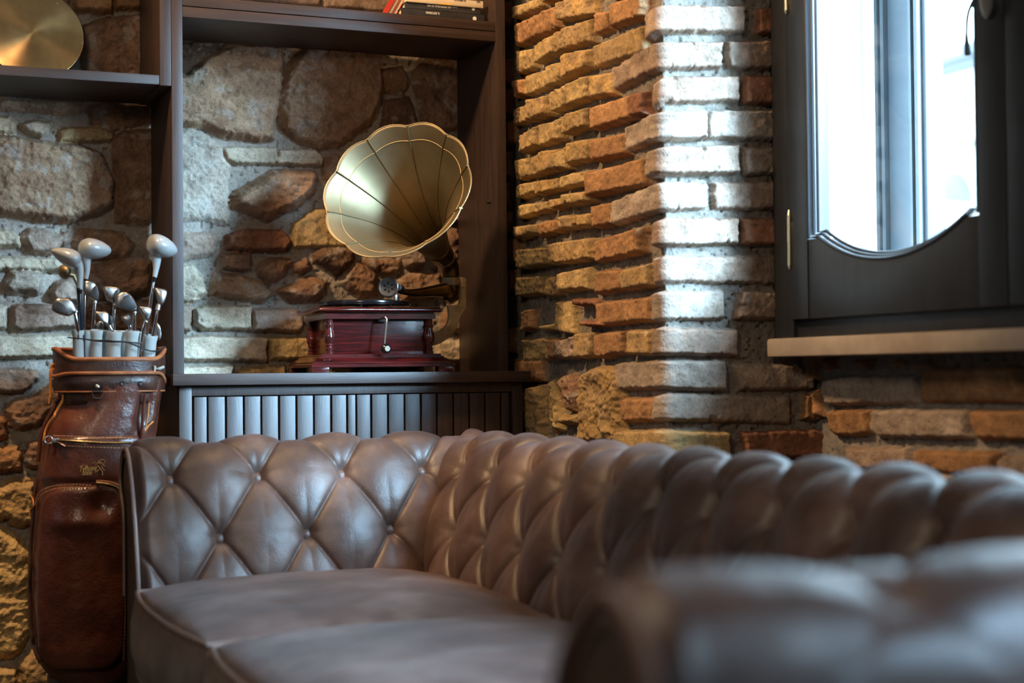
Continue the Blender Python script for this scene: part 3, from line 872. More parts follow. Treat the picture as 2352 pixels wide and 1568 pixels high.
# handle of the left leaf
pk = atX(2268, -20, XF - .02)
hd = MB()
hd.prism([(pk.y + .020 * math.cos(a), pk.z + .05 * math.sin(a)) for a in np.linspace(0, 2 * PI, 24, endpoint=False)], 'x', XF - .024, XF - .010, .003)
esc = hd.build('handle_plate', M_STEEL, cA)
hd = MB()
q0 = atX(2241, -12, XF - .05); q1 = atX(2224, 30, XF - .06); q2 = atX(2220, 80, XF - .06); q3 = atX(2223, 130, XF - .06)
hd.tube(catmull([pk + Vector((-.02, 0, .03)), q0 + Vector((0, 0, .02)), q0, q1, q2, q3], 8), [.0042] * 20 + list(np.linspace(.0042, .0036, 12)) + list(np.linspace(.004, .0072, 8)) + [.0035], 12)
hd.build('window_handle', M_BLACK, cA)

sl = MB()
sl.box(1.905, WX1, 1.30, 3.045, .872, .9135, .007)
tag(sl.build('window_sill', M_SILL, sharp=30), kind='structure')

# outer frame post seen through the glass
ou = MB()
ou.box(2.40, 2.455, 3.10, 3.305, .913, WZ1, .004)
for y in (3.12, 3.145, 3.255, 3.28): ou.box(2.385, 2.41, y - .007, y + .007, .913, WZ1, .003)
tag(ou.build('window_4', simple('faded grey outer frame paint', (.050, .060, .070), (.065, .075, .085), rough=.4), sharp=30), kind='structure')
os_ = MB()
os_.box(WX1, WX1 + .2, 1.3, 3.5, .82, .90, .01)
tag(os_.build('trim_1', M_SILL, sharp=30), kind='structure')

# ------------------------------------------------------------------ street outside
M_FAC = simple('pale rendered facade', (.40, .39, .375), (.46, .45, .43), rough=.9, scale=1.2)
M_FACT = simple('grey stone cornice', (.075, .078, .08), (.09, .092, .095), rough=.9, scale=2)
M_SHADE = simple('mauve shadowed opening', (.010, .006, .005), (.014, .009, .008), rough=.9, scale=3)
M_STREET = simple('pale street paving', (.55, .55, .54), (.62, .62, .6), rough=.9, scale=2)
st = MB(); st.box(2.7, 30, -12, 40, -.7, -.6)
tag(st.build('ground_street', M_STREET, smooth=False), kind='structure')
XO = 10.0
F_ = empty('building', (XO, 13, -.6), 'pale rendered building with arched openings seen through the window', 'building')
def arch_pts(cy, z0, zs, r, n=14):
    return [(cy - r, z0), (cy + r, z0)] + [(cy + r * math.cos(a), zs + r * math.sin(a)) for a in np.linspace(0, PI, n)]
cut = MB()
a1 = atX(2200, 248, XO); a2 = atX(2131, 290, XO); a3 = atX(2212, 450, XO); aw = atX(2246, 448, XO)
fb = MB()
# wall built of piers and spandrels around the openings
zc = atX(2180, 128, XO).z
ops = [(a1.y - .02, a1.z - .25, a1.z + .10, .165), (a2.y, a2.z - .3, a2.z + .06, .15)]
def wall_with_arches(mb, y0, y1, z0, z1, ops, x0, x1):
    ops = sorted(ops); cur = y0
    for cy, zb, zs, r in ops:
        mb.box(x0, x1, cur, cy - r, z0, z1)
        mb.box(x0, x1, cy - r, cy + r, z0, zb)
        pts = [(cy + r * math.cos(a), zs + r * math.sin(a)) for a in np.linspace(0, PI, 15)]
        mb.prism([(cy + r, z1)] + [(cy - r, z1)] + pts[::-1], 'x', x0, x1)
        cur = cy + r
    mb.box(x0, x1, cur, y1, z0, z1)
wall_with_arches(fb, 6, 22, -.6, zc - .2, ops + [(11.3, a1.z - .25, a1.z + .10, .165), (14.2, a1.z - .25, a1.z + .1, .165), (10.4, a1.z - .25, a1.z + .10, .165)], XO, XO + .4)
fb.build('wall', M_FAC, F_, smooth=False)
cn = MB(); cn.box(XO - .15, XO + .4, 6, 22, zc - .2, zc - .12); cn.box(XO - .25, XO + .4, 6, 22, zc - .12, zc)
cn.box(XO - .06, XO + .02, 6, 22, a1.z - .42, a1.z - .36)
cn.build('cornice', M_FACT, F_, smooth=False)
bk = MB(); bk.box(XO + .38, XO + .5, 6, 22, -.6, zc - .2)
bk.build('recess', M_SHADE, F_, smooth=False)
AWN = empty('awning', (XO - .9, aw.y, aw.z - .3), 'pale blue rounded awning on the building outside the window', 'awning')
am = MB()
V, Fc = [], []
ra, n = .28, 14
for i in range(n + 1):
    for j in range(n + 1):
        th = PI * i / n; ph = PI / 2 * j / n
        V.append(Vector((XO - .28 - .5 * math.sin(ph) * math.sin(th) , aw.y - ra * math.cos(th), aw.z - .12 + .34 * math.cos(ph) * math.sin(th))))
for i in range(n):
    for j in range(n):
        Fc.append((i * (n + 1) + j, i * (n + 1) + j + 1, (i + 1) * (n + 1) + j + 1, (i + 1) * (n + 1) + j))
am.add(V, Fc)
ao = am.build('canopy', simple('pale blue awning cloth', (.085, .115, .125), (.10, .13, .14), rough=.8), AWN)
md = ao.modifiers.new('thick', 'SOLIDIFY'); md.thickness = .012
vl = MB(); vl.tube([(XO - .28 - .5 * math.sin(a), aw.y - ra * math.cos(a), aw.z - .12) for a in np.linspace(0.02, PI - .02, 20)], .012, 8)
vl.build('hoop', M_STEEL, AWN)

# ------------------------------------------------------------------ shelving: tall bay standing on the low cabinet
YS = 3.80                       # front plane of uprights
ZT = .847                       # counter top
XU0, XU1 = atY(410, 400, YS).x - .0135, atY(1156, 400, YS).x - .0135
XU0 = .709; XU1 = 1.559; TH = .027
SH = empty('shelving_unit', (1.15, 3.95, ZT), 'tall dark oak shelf bay standing on the low cabinet, framing the gramophone', 'shelf')
for x in (XU0, XU1):
    MB().box(x, x + TH, YS, YB - .03, ZT, 2.60, .0015).build('upright', M_WOODZ, SH, sharp=30)
for za, zb in ((1.716, 1.7415), (1.7435, 1.768)):
    MB().box(XU0 + TH, XU1, YS + .002, YB - .05, za, zb, .0012).build('shelf', M_WOODX, SH, sharp=30)
MB().box(XU0 + TH, XU1, YS + .002, YB - .05, 2.18, 2.205, .0012).build('shelf', M_WOODX, SH, sharp=30)
pn = MB(); q = atY(1128, 462, YS); px_ = XU1 - .001
qq = atX(1127, 465, XU1)
pn.tube([(XU1 + .004, qq.y, qq.z), (XU1 - .012, qq.y, qq.z)], .0028, 10)
pn.build('shelf_pin', M_BLACK, SH)
for (a, b_) in ((1132, 425), (1132, 508), (1133, 552)):
    hl = MB(); e = atX(a, b_, XU1); hl.tube([(XU1 + .003, e.y, e.z), (XU1 - .0012, e.y, e.z)], .002, 8)
    hl.build('peg_hole', M_BLACK, SH)

# left wall box with the gold plate
SB = empty('wall_shelf', (.1, 3.95, 1.545), 'dark oak wall shelf left of the tall bay, holding the gold plate', 'shelf')
MB().box(-.85, XU0 - TH - .0015, YS + .002, YB - .03, 1.5465, 1.5695, .0012).build('shelf', M_WOODX, SB, sharp=30)
MB().box(XU0 - TH - .001, XU0 - .001, YS - .001, YB - .03, 1.5445, 2.20, .0012).build('upright', M_WOODZ, SB, sharp=30)
MB().box(-.877, -.85, YS - .001, YB - .03, 1.5445, 2.20, .0012).build('upright', M_WOODZ, SB, sharp=30)
MB().box(-.85, XU0 - TH - .0015, YS + .002, YB - .03, 2.17, 2.195, .0012).build('shelf', M_WOODX, SB, sharp=30)

# low cabinet
CB = empty('low_cabinet', (1.15, 3.9, 0), 'low dark oak cabinet with a grooved board front behind the sofa', 'cabinet')
XC0, XC1 = .690, 1.608
YC = 3.73
MB().box(XC0, XC1, 3.70, YB - .02, ZT - .0275, ZT, .0015).build('counter_top', M_WOODX, CB, sharp=30)
cf = MB()
x0, x1 = XC0 + .020, XC1 - .012
cf.box(x0, x0 + .030, YC, YC + .03, .05, ZT - .028, .001)
cf.box(x1 - .028, x1, YC, YC + .03, .05, ZT - .028, .001)
cf.box(x0 + .03, x1 - .028, YC, YC + .03, ZT - .053, ZT - .028, .001)
cf.box(x0 + .03, x1 - .028, YC, YC + .03, .05, .10, .001)
cf.box(x0, x0 + .02, YC + .03, YB - .05, .05, ZT - .028)
cf.box(x1 - .02, x1, YC + .03, YB - .05, .05, ZT - .028)
cf.box(x0 + .02, x1 - .02, YC + .05, YB - .05, .0, .05)
cf.build('cabinet_frame', M_WOODZ, CB, sharp=30)
bp = MB()
xs = x0 + .034; xe = x1 - .030
edges_px = [262, 352, 460, 565, 668, 772, 874, 977, 1079, 1172, 1226, 1314, 1412, 1510, 1606, 1700, 1797, 1891, 1982, 2076, 2128]
xb = [atY(340 + e / 2.556, 950, YC).x for e in edges_px]
for i in range(len(xb) - 1):
    a, b_ = max(xb[i], xs) + .0022, min(xb[i + 1], xe) - .0022
    bp.box(a, b_, YC + .004 + .0015 * (i % 3 == 1), YC + .02, .101, ZT - .0555, .0018)
bp.box(xs - .003, xe + .001, YC + .018, YC + .024, .101, ZT - .054)
bp.build('board_panel', M_WOODZ, CB, sharp=30)

# ------------------------------------------------------------------ gold plate on the left shelf
gc = atY(72, 82, 4.02)
gr = .1235
gc = Vector((gc.x, 3.99, 1.5695 + gr * .97))
GP = empty('plate', (gc.x, 3.99, 1.5695), 'round ridged gold plate standing on edge on the left wall shelf', 'plate')
tilt = Vector((0.06, -1, .26)).normalized()
gb = gc + Vector((0, 0, -.0005))
prof = [(0.0001, .006)]
for i in range(1, 47):
    r = gr * .985 * i / 46
    prof.append((r - .0013, .0032 + .0022 * (r / gr) ** 2)); prof.append((r, .0052 + .0022 * (r / gr) ** 2))
MB().lathe(prof + [(gr * .988, .0)], gb, tilt, 96).build('disc', M_GOLD, GP, sharp=0)
MB().lathe([(gr * .97, -.008), (gr * .995, -.008), (gr, -.002), (gr, .004), (gr * .99, .006), (gr * .985, .003)], gb, tilt, 96).build('rim', M_BLACKGLOSS, GP)

# ------------------------------------------------------------------ books
def text_mesh(body, size, loc, rot, mat, name, parent, depth=.0003, bold=False, align='CENTER', shear=0):
    cu_ = bpy.data.curves.new(name, 'FONT'); cu_.body = body; cu_.size = size
    cu_.align_x = align; cu_.align_y = 'CENTER'; cu_.extrude = depth; cu_.shear = shear; cu_.resolution_u = 3
    if bold: cu_.offset = size * .014
    t = bpy.data.objects.new(name, cu_)
    dg = None
    COL.objects.link(t)
    bpy.context.view_layer.update()
    me = bpy.data.meshes.new_from_object(t)
    bpy.data.objects.remove(t)
    M = Matrix.Translation(Vector(loc)) @ rot
    me.transform(M)
    me.materials.clear()
    return me


ROT_FRONT = Matrix.Rotation(PI / 2, 4, 'X')                  # text upright, facing -Y
ROT_FLIP = ROT_FRONT @ Matrix.Rotation(PI, 4, 'Z')           # upside down, facing -Y
M_TXT = simple('white print', (.72, .7, .66), rough=.7)
M_TXTK = simple('dark print', (.06, .05, .05), rough=.7)
M_PAGES = simple('book page edges', (.55, .48, .36), (.68, .6, .46), rough=.9, scale=4, stretch=(2, 2, 300))


def book(label, x0, x1, yf, dep, z0, z1, cover, name='book'):
    b = empty(name, ((x0 + x1) / 2, yf + dep / 2, z0), label, 'book', 'books lying in the stack on the top shelf')
    mb = MB()
    t = .0022
    mb.box(x0, x1, yf, yf + t, z0, z1, .0009)
    mb.box(x0, x1, yf, yf + dep, z0, z0 + t, .0007)
    mb.box(x0, x1, yf, yf + dep, z1 - t, z1, .0007)
    mb.build('cover', cover, b, sharp=30)
    MB().box(x0 + .004, x1 - .004, yf + t, yf + dep - .004, z0 + t, z1 - t).build('pages', M_PAGES, b, smooth=False)
    return b


ZSH = 1.768
yb = 3.842
e = lambda px, py: atY(px, py, yb)
z1 = e(1000, 23.5).z
z2 = e(1000, 10.5).z
z1 = e(1010, 25).z
z2 = e(1010, 10.8).z
b1 = book('black book with IL RITORNO on its spine at the bottom of the stack', e(921.5, 20).x, e(1112.5, 40).x, yb, .145, ZSH + .0005, z1, simple('black book cover', (.018, .018, .021), (.03, .03, .034), rough=.42, scale=60))
b2 = book('charcoal book with IN MEMORIA DI ME on its spine, second in the stack', e(930.5, 10).x, e(1104.5, 25).x, yb + .003, .14, z1 + .0003, z2, simple('charcoal book cover', (.035, .035, .04), (.05, .05, .055), rough=.4, scale=40))
b3 = book('cream book lying on top of the stack of two dark books', e(932.5, 0).x, e(1109.5, 10).x, yb - .001, .14, z2 + .0003, z2 + .019, simple('cream book jacket', (.62, .5, .34), (.7, .58, .42), rough=.45, scale=20))
yl = Matrix.Identity(4)
def spine_text(parent, body, px, py, hpx, mat, nm, y, bold=False, sx_=1.0):
    p = atY(px, py, y)
    size = hpx / FPX * 3.95 / .70
    link(nm, text_mesh(body, size, (p.x, y - .0004, p.z), ROT_FLIP @ Matrix.Scale(sx_, 4, (1, 0, 0)), mat, nm, parent, bold=bold), mat, parent)
spine_text(b2, 'IN MEMORIA DI ME', 1008, 14.8, 4.6, M_TXT, 'spine_title', yb + .003, True, 1.05)
spine_text(b2, 'Claudio Volpe', 1041.5, 16.8, 3.4, simple('pale blue print', (.5, .58, .62), rough=.7), 'spine_author', yb + .003, False, .75)
spine_text(b1, 'IL RITORNO', 993.5, 29.8, 5.4, M_TXT, 'spine_title', yb, True, .82)
spine_text(b3, 'DI SPERANZA', 1056, .3, 4.6, M_TXTK, 'spine_title', yb - .001, False, .8)
spine_text(b3, 'W', 1099, 3.2, 6.5, M_TXTK, 'publisher_mark', yb - .001, True)
p = atY(1087.5, 20.8, yb + .003)
MB().lathe([(.0045, 0), (.0045, .0004)], (p.x, yb + .0028, p.z), (0, -1, 0), 20).build('publisher_mark', M_TXT, b2)
p = atY(1090, 42.6, yb)
MB().lathe([(.0055, 0), (.0055, .0004)], (p.x, yb - .0002, p.z), (0, -1, 0), 20).build('publisher_mark', M_TXT, b1)
p0, p1 = atY(1009, 4.2, yb), atY(1037, 6.8, yb)
MB().box(p0.x, p1.x, yb - .0014, yb - .0008, z2 + .0012, z2 + .0042).build('yellow_band', simple('yellow print', (.75, .46, .04), rough=.6), b3, smooth=False)
# two red books leaning to the left of the stack
for i, (pxa, pya, pxb, pyb, lab) in enumerate([(886, 22, 906, -13, 'thin red book leaning left of the stack, outermost of the two red books'), (898, 24, 918, -11, 'red book with cream pages leaning against the stack of dark books')]):
    yq = 3.87 + .0 * i
    A, B_ = atY(pxa, pya, yq), atY(pxb, pyb, yq)
    A.z = max(A.z, ZSH + .004)
    d = (B_ - A).normalized(); L = .16
    n_ = Vector((d.z, 0, -d.x))
    th = .011 if i == 0 else .013
    A = Vector((A.x, yq, ZSH + .0006)) if True else A
    R_ = empty('book', (A.x, yq, ZSH), lab, 'book', 'red books leaning on the top shelf')
    def slab(o0, o1, l0, l1, y0, y1):
        P = [A + n_ * o0 + d * l0, A + n_ * o1 + d * l0, A + n_ * o1 + d * l1, A + n_ * o0 + d * l1]
        return MB().prism([(v.x, v.z) for v in P], 'y', y0, y1)
    mb = slab(-th / 2, -th / 2 + .0022, 0, L, yq, yq + .07)
    m2 = slab(th / 2 - .0022, th / 2, .004, L, yq, yq + .07)
    if i == 1: mb.add(m2.V, m2.F)
    zmin = min(v.z for v in mb.V + m2.V)
    sh = ZSH + .0004 - zmin
    for v in mb.V: v.z += sh
    mb.build('cover', simple('red book cover', (.36, .02, .012), (.42, .035, .02), rough=.4), R_, smooth=False)
    if i == 0:
        for v in m2.V: v.z += sh
        m2.build('back_cover', simple('tan book board', (.24, .16, .085), (.3, .2, .11), rough=.6), R_, smooth=False)
    m3 = slab(-th / 2 + .0023, th / 2 - .0023, .006, L - .003, yq + .003, yq + .067)
    for v in m3.V: v.z += sh
    m3.build('pages', M_PAGES, R_, smooth=False)

# ------------------------------------------------------------------ gramophone
GC = Vector((1.231, 3.885, ZT + .0004))
GA = R(-5)
G = empty('gramophone', GC, 'antique horn gramophone with a red mahogany case and a brass horn on the low cabinet', 'gramophone')
def gbuild(mb, name, mat, parent=None, **k):
    mb.V = [v + GC for v in mb.V]
    mb.rot(GC, GA)
    return mb.build(name, mat, parent or G, **k)
HP = .183
cs = MB()
def tier(mb, prof):
    """square tiers: list of (half, z)"""
    V, F = [], []
    for h_, z in prof:
        V += [Vector((-h_, -h_ * .95, z)), Vector((h_, -h_ * .95, z)), Vector((h_, h_ * .95, z)), Vector((-h_, h_ * .95, z))]
    for i in range(len(prof) - 1):
        for k in range(4):
            l = (k + 1) % 4
            F.append((4 * i + k, 4 * i + l, 4 * i + 4 + l, 4 * i + 4 + k))
    F.append((3, 2, 1, 0)); n = 4 * (len(prof) - 1); F.append((n, n + 1, n + 2, n + 3))
    mb.add(V, F)
tier(cs, [(HP - .002, .012), (HP, .0135), (HP, .0195), (HP - .004, .0225), (HP - .004, .0255), (HP - .009, .0285), (HP - .016, .0325), (HP - .024, .0365), (HP - .025, .0395), (HP - .030, .0405), (HP - .030, .0445), (HP - .032, .0455)])
gbuild(cs, 'plinth', M_MAHOG, sharp=20)
for sx_ in (-1, 1):
    for sy_ in (-1, 1):
        f_ = MB()
        xa, ya = sx_ * (HP - .022), sy_ * (HP - .022) * .95
        f_.prism([(xa - .021, ya - .020), (xa + .021, ya - .020), (xa + .021, ya + .020), (xa - .021, ya + .020)], 'z', 0, .0125, .0015)
        gbuild(f_, 'foot', M_MAHOGD, sharp=30)
bd = MB(); bd.box(-.124, .124, -.116, .116, .0450, .1390, .001)
gbuild(bd, 'case', M_MAHOG, sharp=30)
um = MB(); tier(um, [(.138, .1330), (.1425, .1335), (.1425, .1465), (.139, .1480), (.139, .1500)])
gbuild(um, 'moulding', M_MAHOGD, sharp=20)
ld = MB(); tier(ld, [(.146, .1498), (.152, .1502), (.1560, .1525), (.1575, .1555), (.1565, .1590), (.152, .1620), (.146, .1632)])
gbuild(ld, 'lid', M_MAHOG, sharp=50)
cp = [(.0105, .0450), (.0105, .0520), (.0085, .0530), (.0085, .0560), (.0105, .0575), (.0105, .0600), (.0080, .0620), (.0078, .0660), (.0112, .0675), (.0112, .0695), (.0082, .0715),
      (.0105, .0760), (.0128, .0820), (.0132, .0880), (.0125, .0930), (.0110, .1000), (.0090, .1070), (.0082, .1110), (.0105, .1120), (.0105, .1140), (.0088, .1150), (.0105, .1160), (.0105, .1180), (.0086, .1195), (.0082, .1260), (.0090, .1332)]
for sx_ in (-1, 1):
    for sy_ in (-1, 1):
        c_ = MB().lathe(cp, (sx_ * .1285, sy_ * .1225, 0), seg=28)
        gbuild(c_, 'column', M_MAHOGD, sharp=40)
# turntable
tt = MB().lathe([(.112, .1700), (.1185, .1715), (.1200, .1760), (.1185, .1815), (.113, .1835), (.0, .1835)], (-.012, .0, 0), seg=72)
gbuild(tt, 'turntable', M_BLACKGLOSS)
tt = MB().lathe([(.030, .1630), (.030, .1660), (.010, .1675), (.010, .1722)], (-.012, 0, 0), seg=24)
gbuild(tt, 'spindle_mount', M_DARKSTEEL)
for a in (.4, 2.2, 3.3, 4.4, 5.4):
    tt = MB().lathe([(.004, .1630), (.003, .1690)], (-.012 + .085 * math.cos(a), .085 * math.sin(a), 0), seg=10)
    gbuild(tt, 'lid_screw', M_STEEL)
# crank
ck = MB()
ck.box(-.012 + .006, .012 + .004, -.1310, -.1160, .126, .1475, .001)
gbuild(ck, 'crank_socket', M_BLACK)

ck = MB()
ck.tube([(.004, -.131, .137), (.009, -.152, .137), (.0115, -.156, .1325), (.010, -.1565, .12), (.004, -.158, .066), (.0035, -.158, .061)], [.0024] * 4 + [.0026, .0026], 10)
CK = gbuild(ck, 'crank', simple('pale nickel', (.66, .65, .58), rough=.25, metal=1))
ck = MB().lathe([(.004, 0), (.0098, .002), (.0128, .008), (.0128, .014), (.0085, .0195), (.0070, .0205)], (.0045, -.1565, .0585), (.12, -1, -.02), 24)
gbuild(ck, 'knob', M_BLACKGLOSS, CK)
ck = MB().lathe([(.0070, .0190), (.0068, .0212), (.0, .0214)], (.0045, -.1565, .0585), (.12, -1, -.02), 20)
ke = gbuild(ck, 'knob_end', M_CREAM, CK)

# horn, in world space
MO = atY(911, 434, 3.612)
AX = Vector((-.596, -.682, .423)).normalized()
EL = atY(1036, 640, 3.885)
E2 = Vector((EL.x, EL.y, EL.z))
NP = 10
E1 = Vector((0, 0, 1)); E1 = (E1 - AX * E1.dot(AX)).normalized()
E3 = AX.cross(E1)
# first seam direction from its place in the photograph
def rim_angle(px, py):
    d = ray(px, py)
    t = (MO - CAM).dot(AX) / d.dot(AX)
    v = CAM + d * t - MO
    return math.atan2(v.dot(E3), v.dot(E1)), v.length
seams = [(725, 85), (490, 185), (310, 370), (260, 600), (370, 790), (590, 855), (820, 770), (1030, 580), (1075, 335), (960, 145)]
sa = [rim_angle(640 + x / 2.45, 240 + y / 2.45) for x, y in seams]
RM = sum(l for _, l in sa) / NP
sang = sorted([a % (2 * PI) for a, _ in sa])
sang = np.array(sang)
def petal(a):
    """0 on a seam, 1 in the middle of a petal"""
    a = a % (2 * PI)
    i = int(np.searchsorted(sang, a)) % NP
    hi = sang[i]; lo = sang[i - 1]
    w = (hi - lo) % (2 * PI); d = (a - lo) % (2 * PI)
    return math.sin(PI * min(max(d / w, 0), 1))
prof = [(0.0, 1.0), (.005, .975), (.012, .935), (.022, .885), (.030, .845), (.038, .815), (.050, .765), (.070, .68), (.095, .585), (.125, .485), (.160, .39), (.200, .305), (.245, .235), (.290, .185)]
L1 = .290
P1 = MO - AX * L1
ctl = [P1, P1 - AX * .055, E2 + Vector((0, 0, .06)), E2]
def bez(t):
    a, b_, c_, d_ = ctl
    return a * (1 - t) ** 3 + b_ * 3 * t * (1 - t) ** 2 + c_ * 3 * t * t * (1 - t) + d_ * t ** 3
rings = []
for s, r in prof:
    rings.append((MO - AX * s, AX * -1, r * RM, s))
for k in range(1, 15):
    t = k / 14
    tan = (bez(min(t + .01, 1)) - bez(t - .01)).normalized()
    r = RM * .185 * (1 - t) ** 1.5 + .0215 * (1 - (1 - t) ** 1.5)
    rings.append((bez(t), tan, max(r, .0215), L1 + t * .15))
NS = 120
V, F = [], []
e1 = E1.copy()
HPTS = []
for P, T, r, s in rings:
    e1 = (e1 - T * e1.dot(T)).normalized()
    e3 = (-T).cross(e1)
    row = []
    for k in range(NS):
        a = 2 * PI * k / NS
        pe = petal(a)
        w = max(0, 1 - s / .05)
        w2 = max(0, 1 - s / .22)
        rr = r * (1 + w * (.034 * pe ** .7 - .024) + w2 * .016 * (pe - .6))
        off = T * (-.006 * w * (pe - .6))
        p = P + (e1 * math.cos(a) + e3 * math.sin(a)) * rr + off
        V.append(p); row.append(p)
    HPTS.append(row)
for i in range(len(rings) - 1):
    for k in range(NS):
        l = (k + 1) % NS
        F.append((i * NS + k, i * NS + l, (i + 1) * NS + l, (i + 1) * NS + k))
nb = len(prof)
hm = MB().add(V[:nb * NS], [f for f in F if max(f) < nb * NS])
horn = hm.build('horn', M_BRASS, G, sharp=0)
md = horn.modifiers.new('sheet', 'SOLIDIFY'); md.thickness = .0016; md.offset = 0
# seams as folded ribs inside the horn, rim wire and bead
def horn_pt(a, i, lift):
    k = a / (2 * PI) * NS
    k0 = int(math.floor(k)) % NS; f = k - math.floor(k)
    p = HPTS[i][k0].lerp(HPTS[i][(k0 + 1) % NS], f)
    c0 = rings[i][0]
    d = (c0 - p).normalized()
    return p + d * lift
for a in sang:
    rb = MB()
    rb.tube([horn_pt(a, i, .0006) for i in range(nb)], [.0046 - .0028 * i / nb for i in range(nb)], 8, flat=.55)
    rb.build('rib', M_BRASS, horn)
rw = MB(); rw.tube(HPTS[0], .0015, 8, closed=True)
rw.build('rim', M_BRASS, horn)
bdw = MB(); bdw.tube([horn_pt(2 * PI * k / NS, 4, .0003) for k in range(NS)], .0017, 8, closed=True)
bdw.build('bead', M_BRASS, horn)
nk = MB().add([v for v in V[(nb - 1) * NS:]], [tuple(x - (nb - 1) * NS for x in f) for f in F if min(f) >= (nb - 1) * NS])
neck = nk.build('horn_neck', M_BRASSD, G, sharp=0)
md = neck.modifiers.new('sheet', 'SOLIDIFY'); md.thickness = .0015; md.offset = 0
for t in (.42,):
    tan = (bez(t + .01) - bez(t - .01)).normalized()
    r = RM * .185 * (1 - t) ** 1.5 + .0215 * (1 - (1 - t) ** 1.5)
    MB().lathe([(r, -.004), (r + .0018, -.003), (r + .0018, .003), (r, .004)], bez(t), tan, 32).build('neck_ring', M_BRASSP, neck)
# bracket ring and elbow
rb = MB().lathe([(.0215, -.022), (.0235, -.022), (.0245, -.019), (.0240, -.016), (.0240, -.008), (.0248, -.005), (.0240, -.002), (.0215, -.002)], E2 + Vector((0, 0, .004)), (0, 0, 1), 40)
zr = E2.z - .008
for k in range(10):
    a = 2 * PI * k / 10
    cx_, cy_ = E2.x + .0242 * math.cos(a), E2.y + .0242 * math.sin(a)
    t_ = Vector((-math.sin(a), math.cos(a), 0))
    rb.tube([Vector((cx_, cy_, zr)) + t_ * (.0042 * math.cos(b_)) + Vector((0, 0, .0042 * math.sin(b_))) for b_ in np.linspace(0, 2 * PI, 14, endpoint=False)], .0011, 6, closed=True)
rb.build('bracket_ring', M_BRASSP, G)
arm = MB()
YA = 3.885
a0 = E2 - Vector((0, 0, .016))
sb = atY(893, 660, 3.80)
pA = atY(1026, 667, 3.88); pB = atY(1000, 668, 3.868); pC = atY(955, 672, 3.84); pD = atY(925, 669, 3.82); pE = atY(905, 662, 3.808)
pts = catmull([a0 + Vector((0, 0, .004)), a0 - Vector((0, 0, .012)), a0 + Vector((-.006, 0, -.028)), pA, pB, pC, pD, pE], 8)
n = len(pts)
rad = [(.0205 - .0125 * sstep(max(0, (i / n - .38) / .45))) for i in range(n)]
arm.tube(pts, [float(x) for x in rad], 20)
arm.build('tone_arm', M_BRASSD, G)
sax = Vector((-.52, -.84, .06)).normalized()
so = MB().lathe([(.0, -.010), (.022, -.009), (.0250, -.006), (.0262, .0), (.0262, .0045), (.0240, .0065), (.0222, .0060), (.0215, .0038)], sb, sax, 48)
SO = so.build('sound_box', M_STEEL, G)
so = MB().lathe([(.0215, .0030), (.0060, .0042), (.0, .0042)], sb, sax, 48)
so.build('diaphragm', simple('dull silver plate', (.36, .34, .31), (.44, .42, .38), rough=.34, metal=1, scale=60), SO)
x1_ = sax.orthogonal().normalized(); x1_ = (Vector((0, 0, 1)) - sax * sax.z).normalized(); y1_ = sax.cross(x1_)
so = MB()
for k in range(6):
    a = PI / 3 * k + .1
    d = x1_ * math.cos(a) + y1_ * math.sin(a); q = x1_ * -math.sin(a) + y1_ * math.cos(a)
    base = sb + sax * .0043
    P = [base + d * .0065, base + d * .0105 + q * .0028, base + d * .0162, base + d * .0105 - q * .0028]
    so.add(P + [p - sax * .002 for p in P], [(0, 1, 2, 3), (7, 6, 5, 4), (0, 4, 5, 1), (1, 5, 6, 2), (2, 6, 7, 3), (3, 7, 4, 0)])
so.lathe([(.0012, .004), (.0012, .0048)], sb, sax, 10)
so.build('sound_slots', M_BLACK, SO, smooth=False)
mt = MB()
mt.tube([sb - sax * .004 + y1_ * -.026, sb - sax * .012 + y1_ * -.030, pD], [.008, .008, .008], 12)
mt.box(sb.x - .003 + .018, sb.x + .018 + .004, sb.y - .003, sb.y + .004, sb.z - .036, sb.z - .018, .001)
mt.build('needle_clamp', M_STEEL, SO)
# cast bracket
BK = (860, 620, 7.84)
bl = [(1500, 150), (1560, 125), (1620, 140), (1645, 180), (1640, 400), (1640, 640), (1600, 740), (1540, 830), (1500, 960), (1440, 1100), (1340, 1220), (1160, 1330), (1060, 1360), (1060, 1120), (1165, 1085), (1260, 1025), (1320, 930), (1330, 800), (1310, 640), (1490, 625), (1522, 590), (1528, 420), (1530, 270), (1495, 235)]
P = [(atY(a, b_, YA).x, atY(a, b_, YA).z) for a, b_ in crop(BK, bl)]
bk = MB().prism(P, 'y', YA - .006, YA + .006, .0018)
BKT = bk.build('bracket', M_BRASSP, G, sharp=30)
sc1 = MB()
def spiral(cx_, cy_, r0_, turns, a0_, sgn=1):
    pts = []
    for i in range(int(26 * turns)):
        a = a0_ + sgn * i / 26 * 2 * PI; r = r0_ * (1 - i / (26 * turns)) + 8
        q = atY(*crop(BK, [(cx_ + r * math.cos(a), cy_ + r * math.sin(a))])[0], YA - .006)
        pts.append((q.x, YA - .0062, q.z))
    sc1.tube(pts, .0010, 6)
spiral(1275, 1135, 75, 1.6, -1.2); spiral(1510, 690, 48, 1.4, 2.5, -1); spiral(1590, 610, 36, 1.3, -.5)
def line(pts):
    q = [atY(a, b_, YA) for a, b_ in crop(BK, pts)]
    sc1.tube(catmull([(v.x, YA - .0062, v.z) for v in q], 6), .0009, 6)
line([(1555, 330), (1555, 530)]); line([(1580, 310), (1580, 540)]); line([(1610, 300), (1612, 540)]); line([(1555, 310), (1612, 300)])
line([(1440, 790), (1400, 860), (1360, 950), (1330, 1050)]); line([(1500, 800), (1450, 850), (1420, 930), (1400, 1040)]); line([(1360, 960), (1370, 1000), (1340, 1060)]); line([(1450, 960), (1410, 1010), (1380, 1090)])
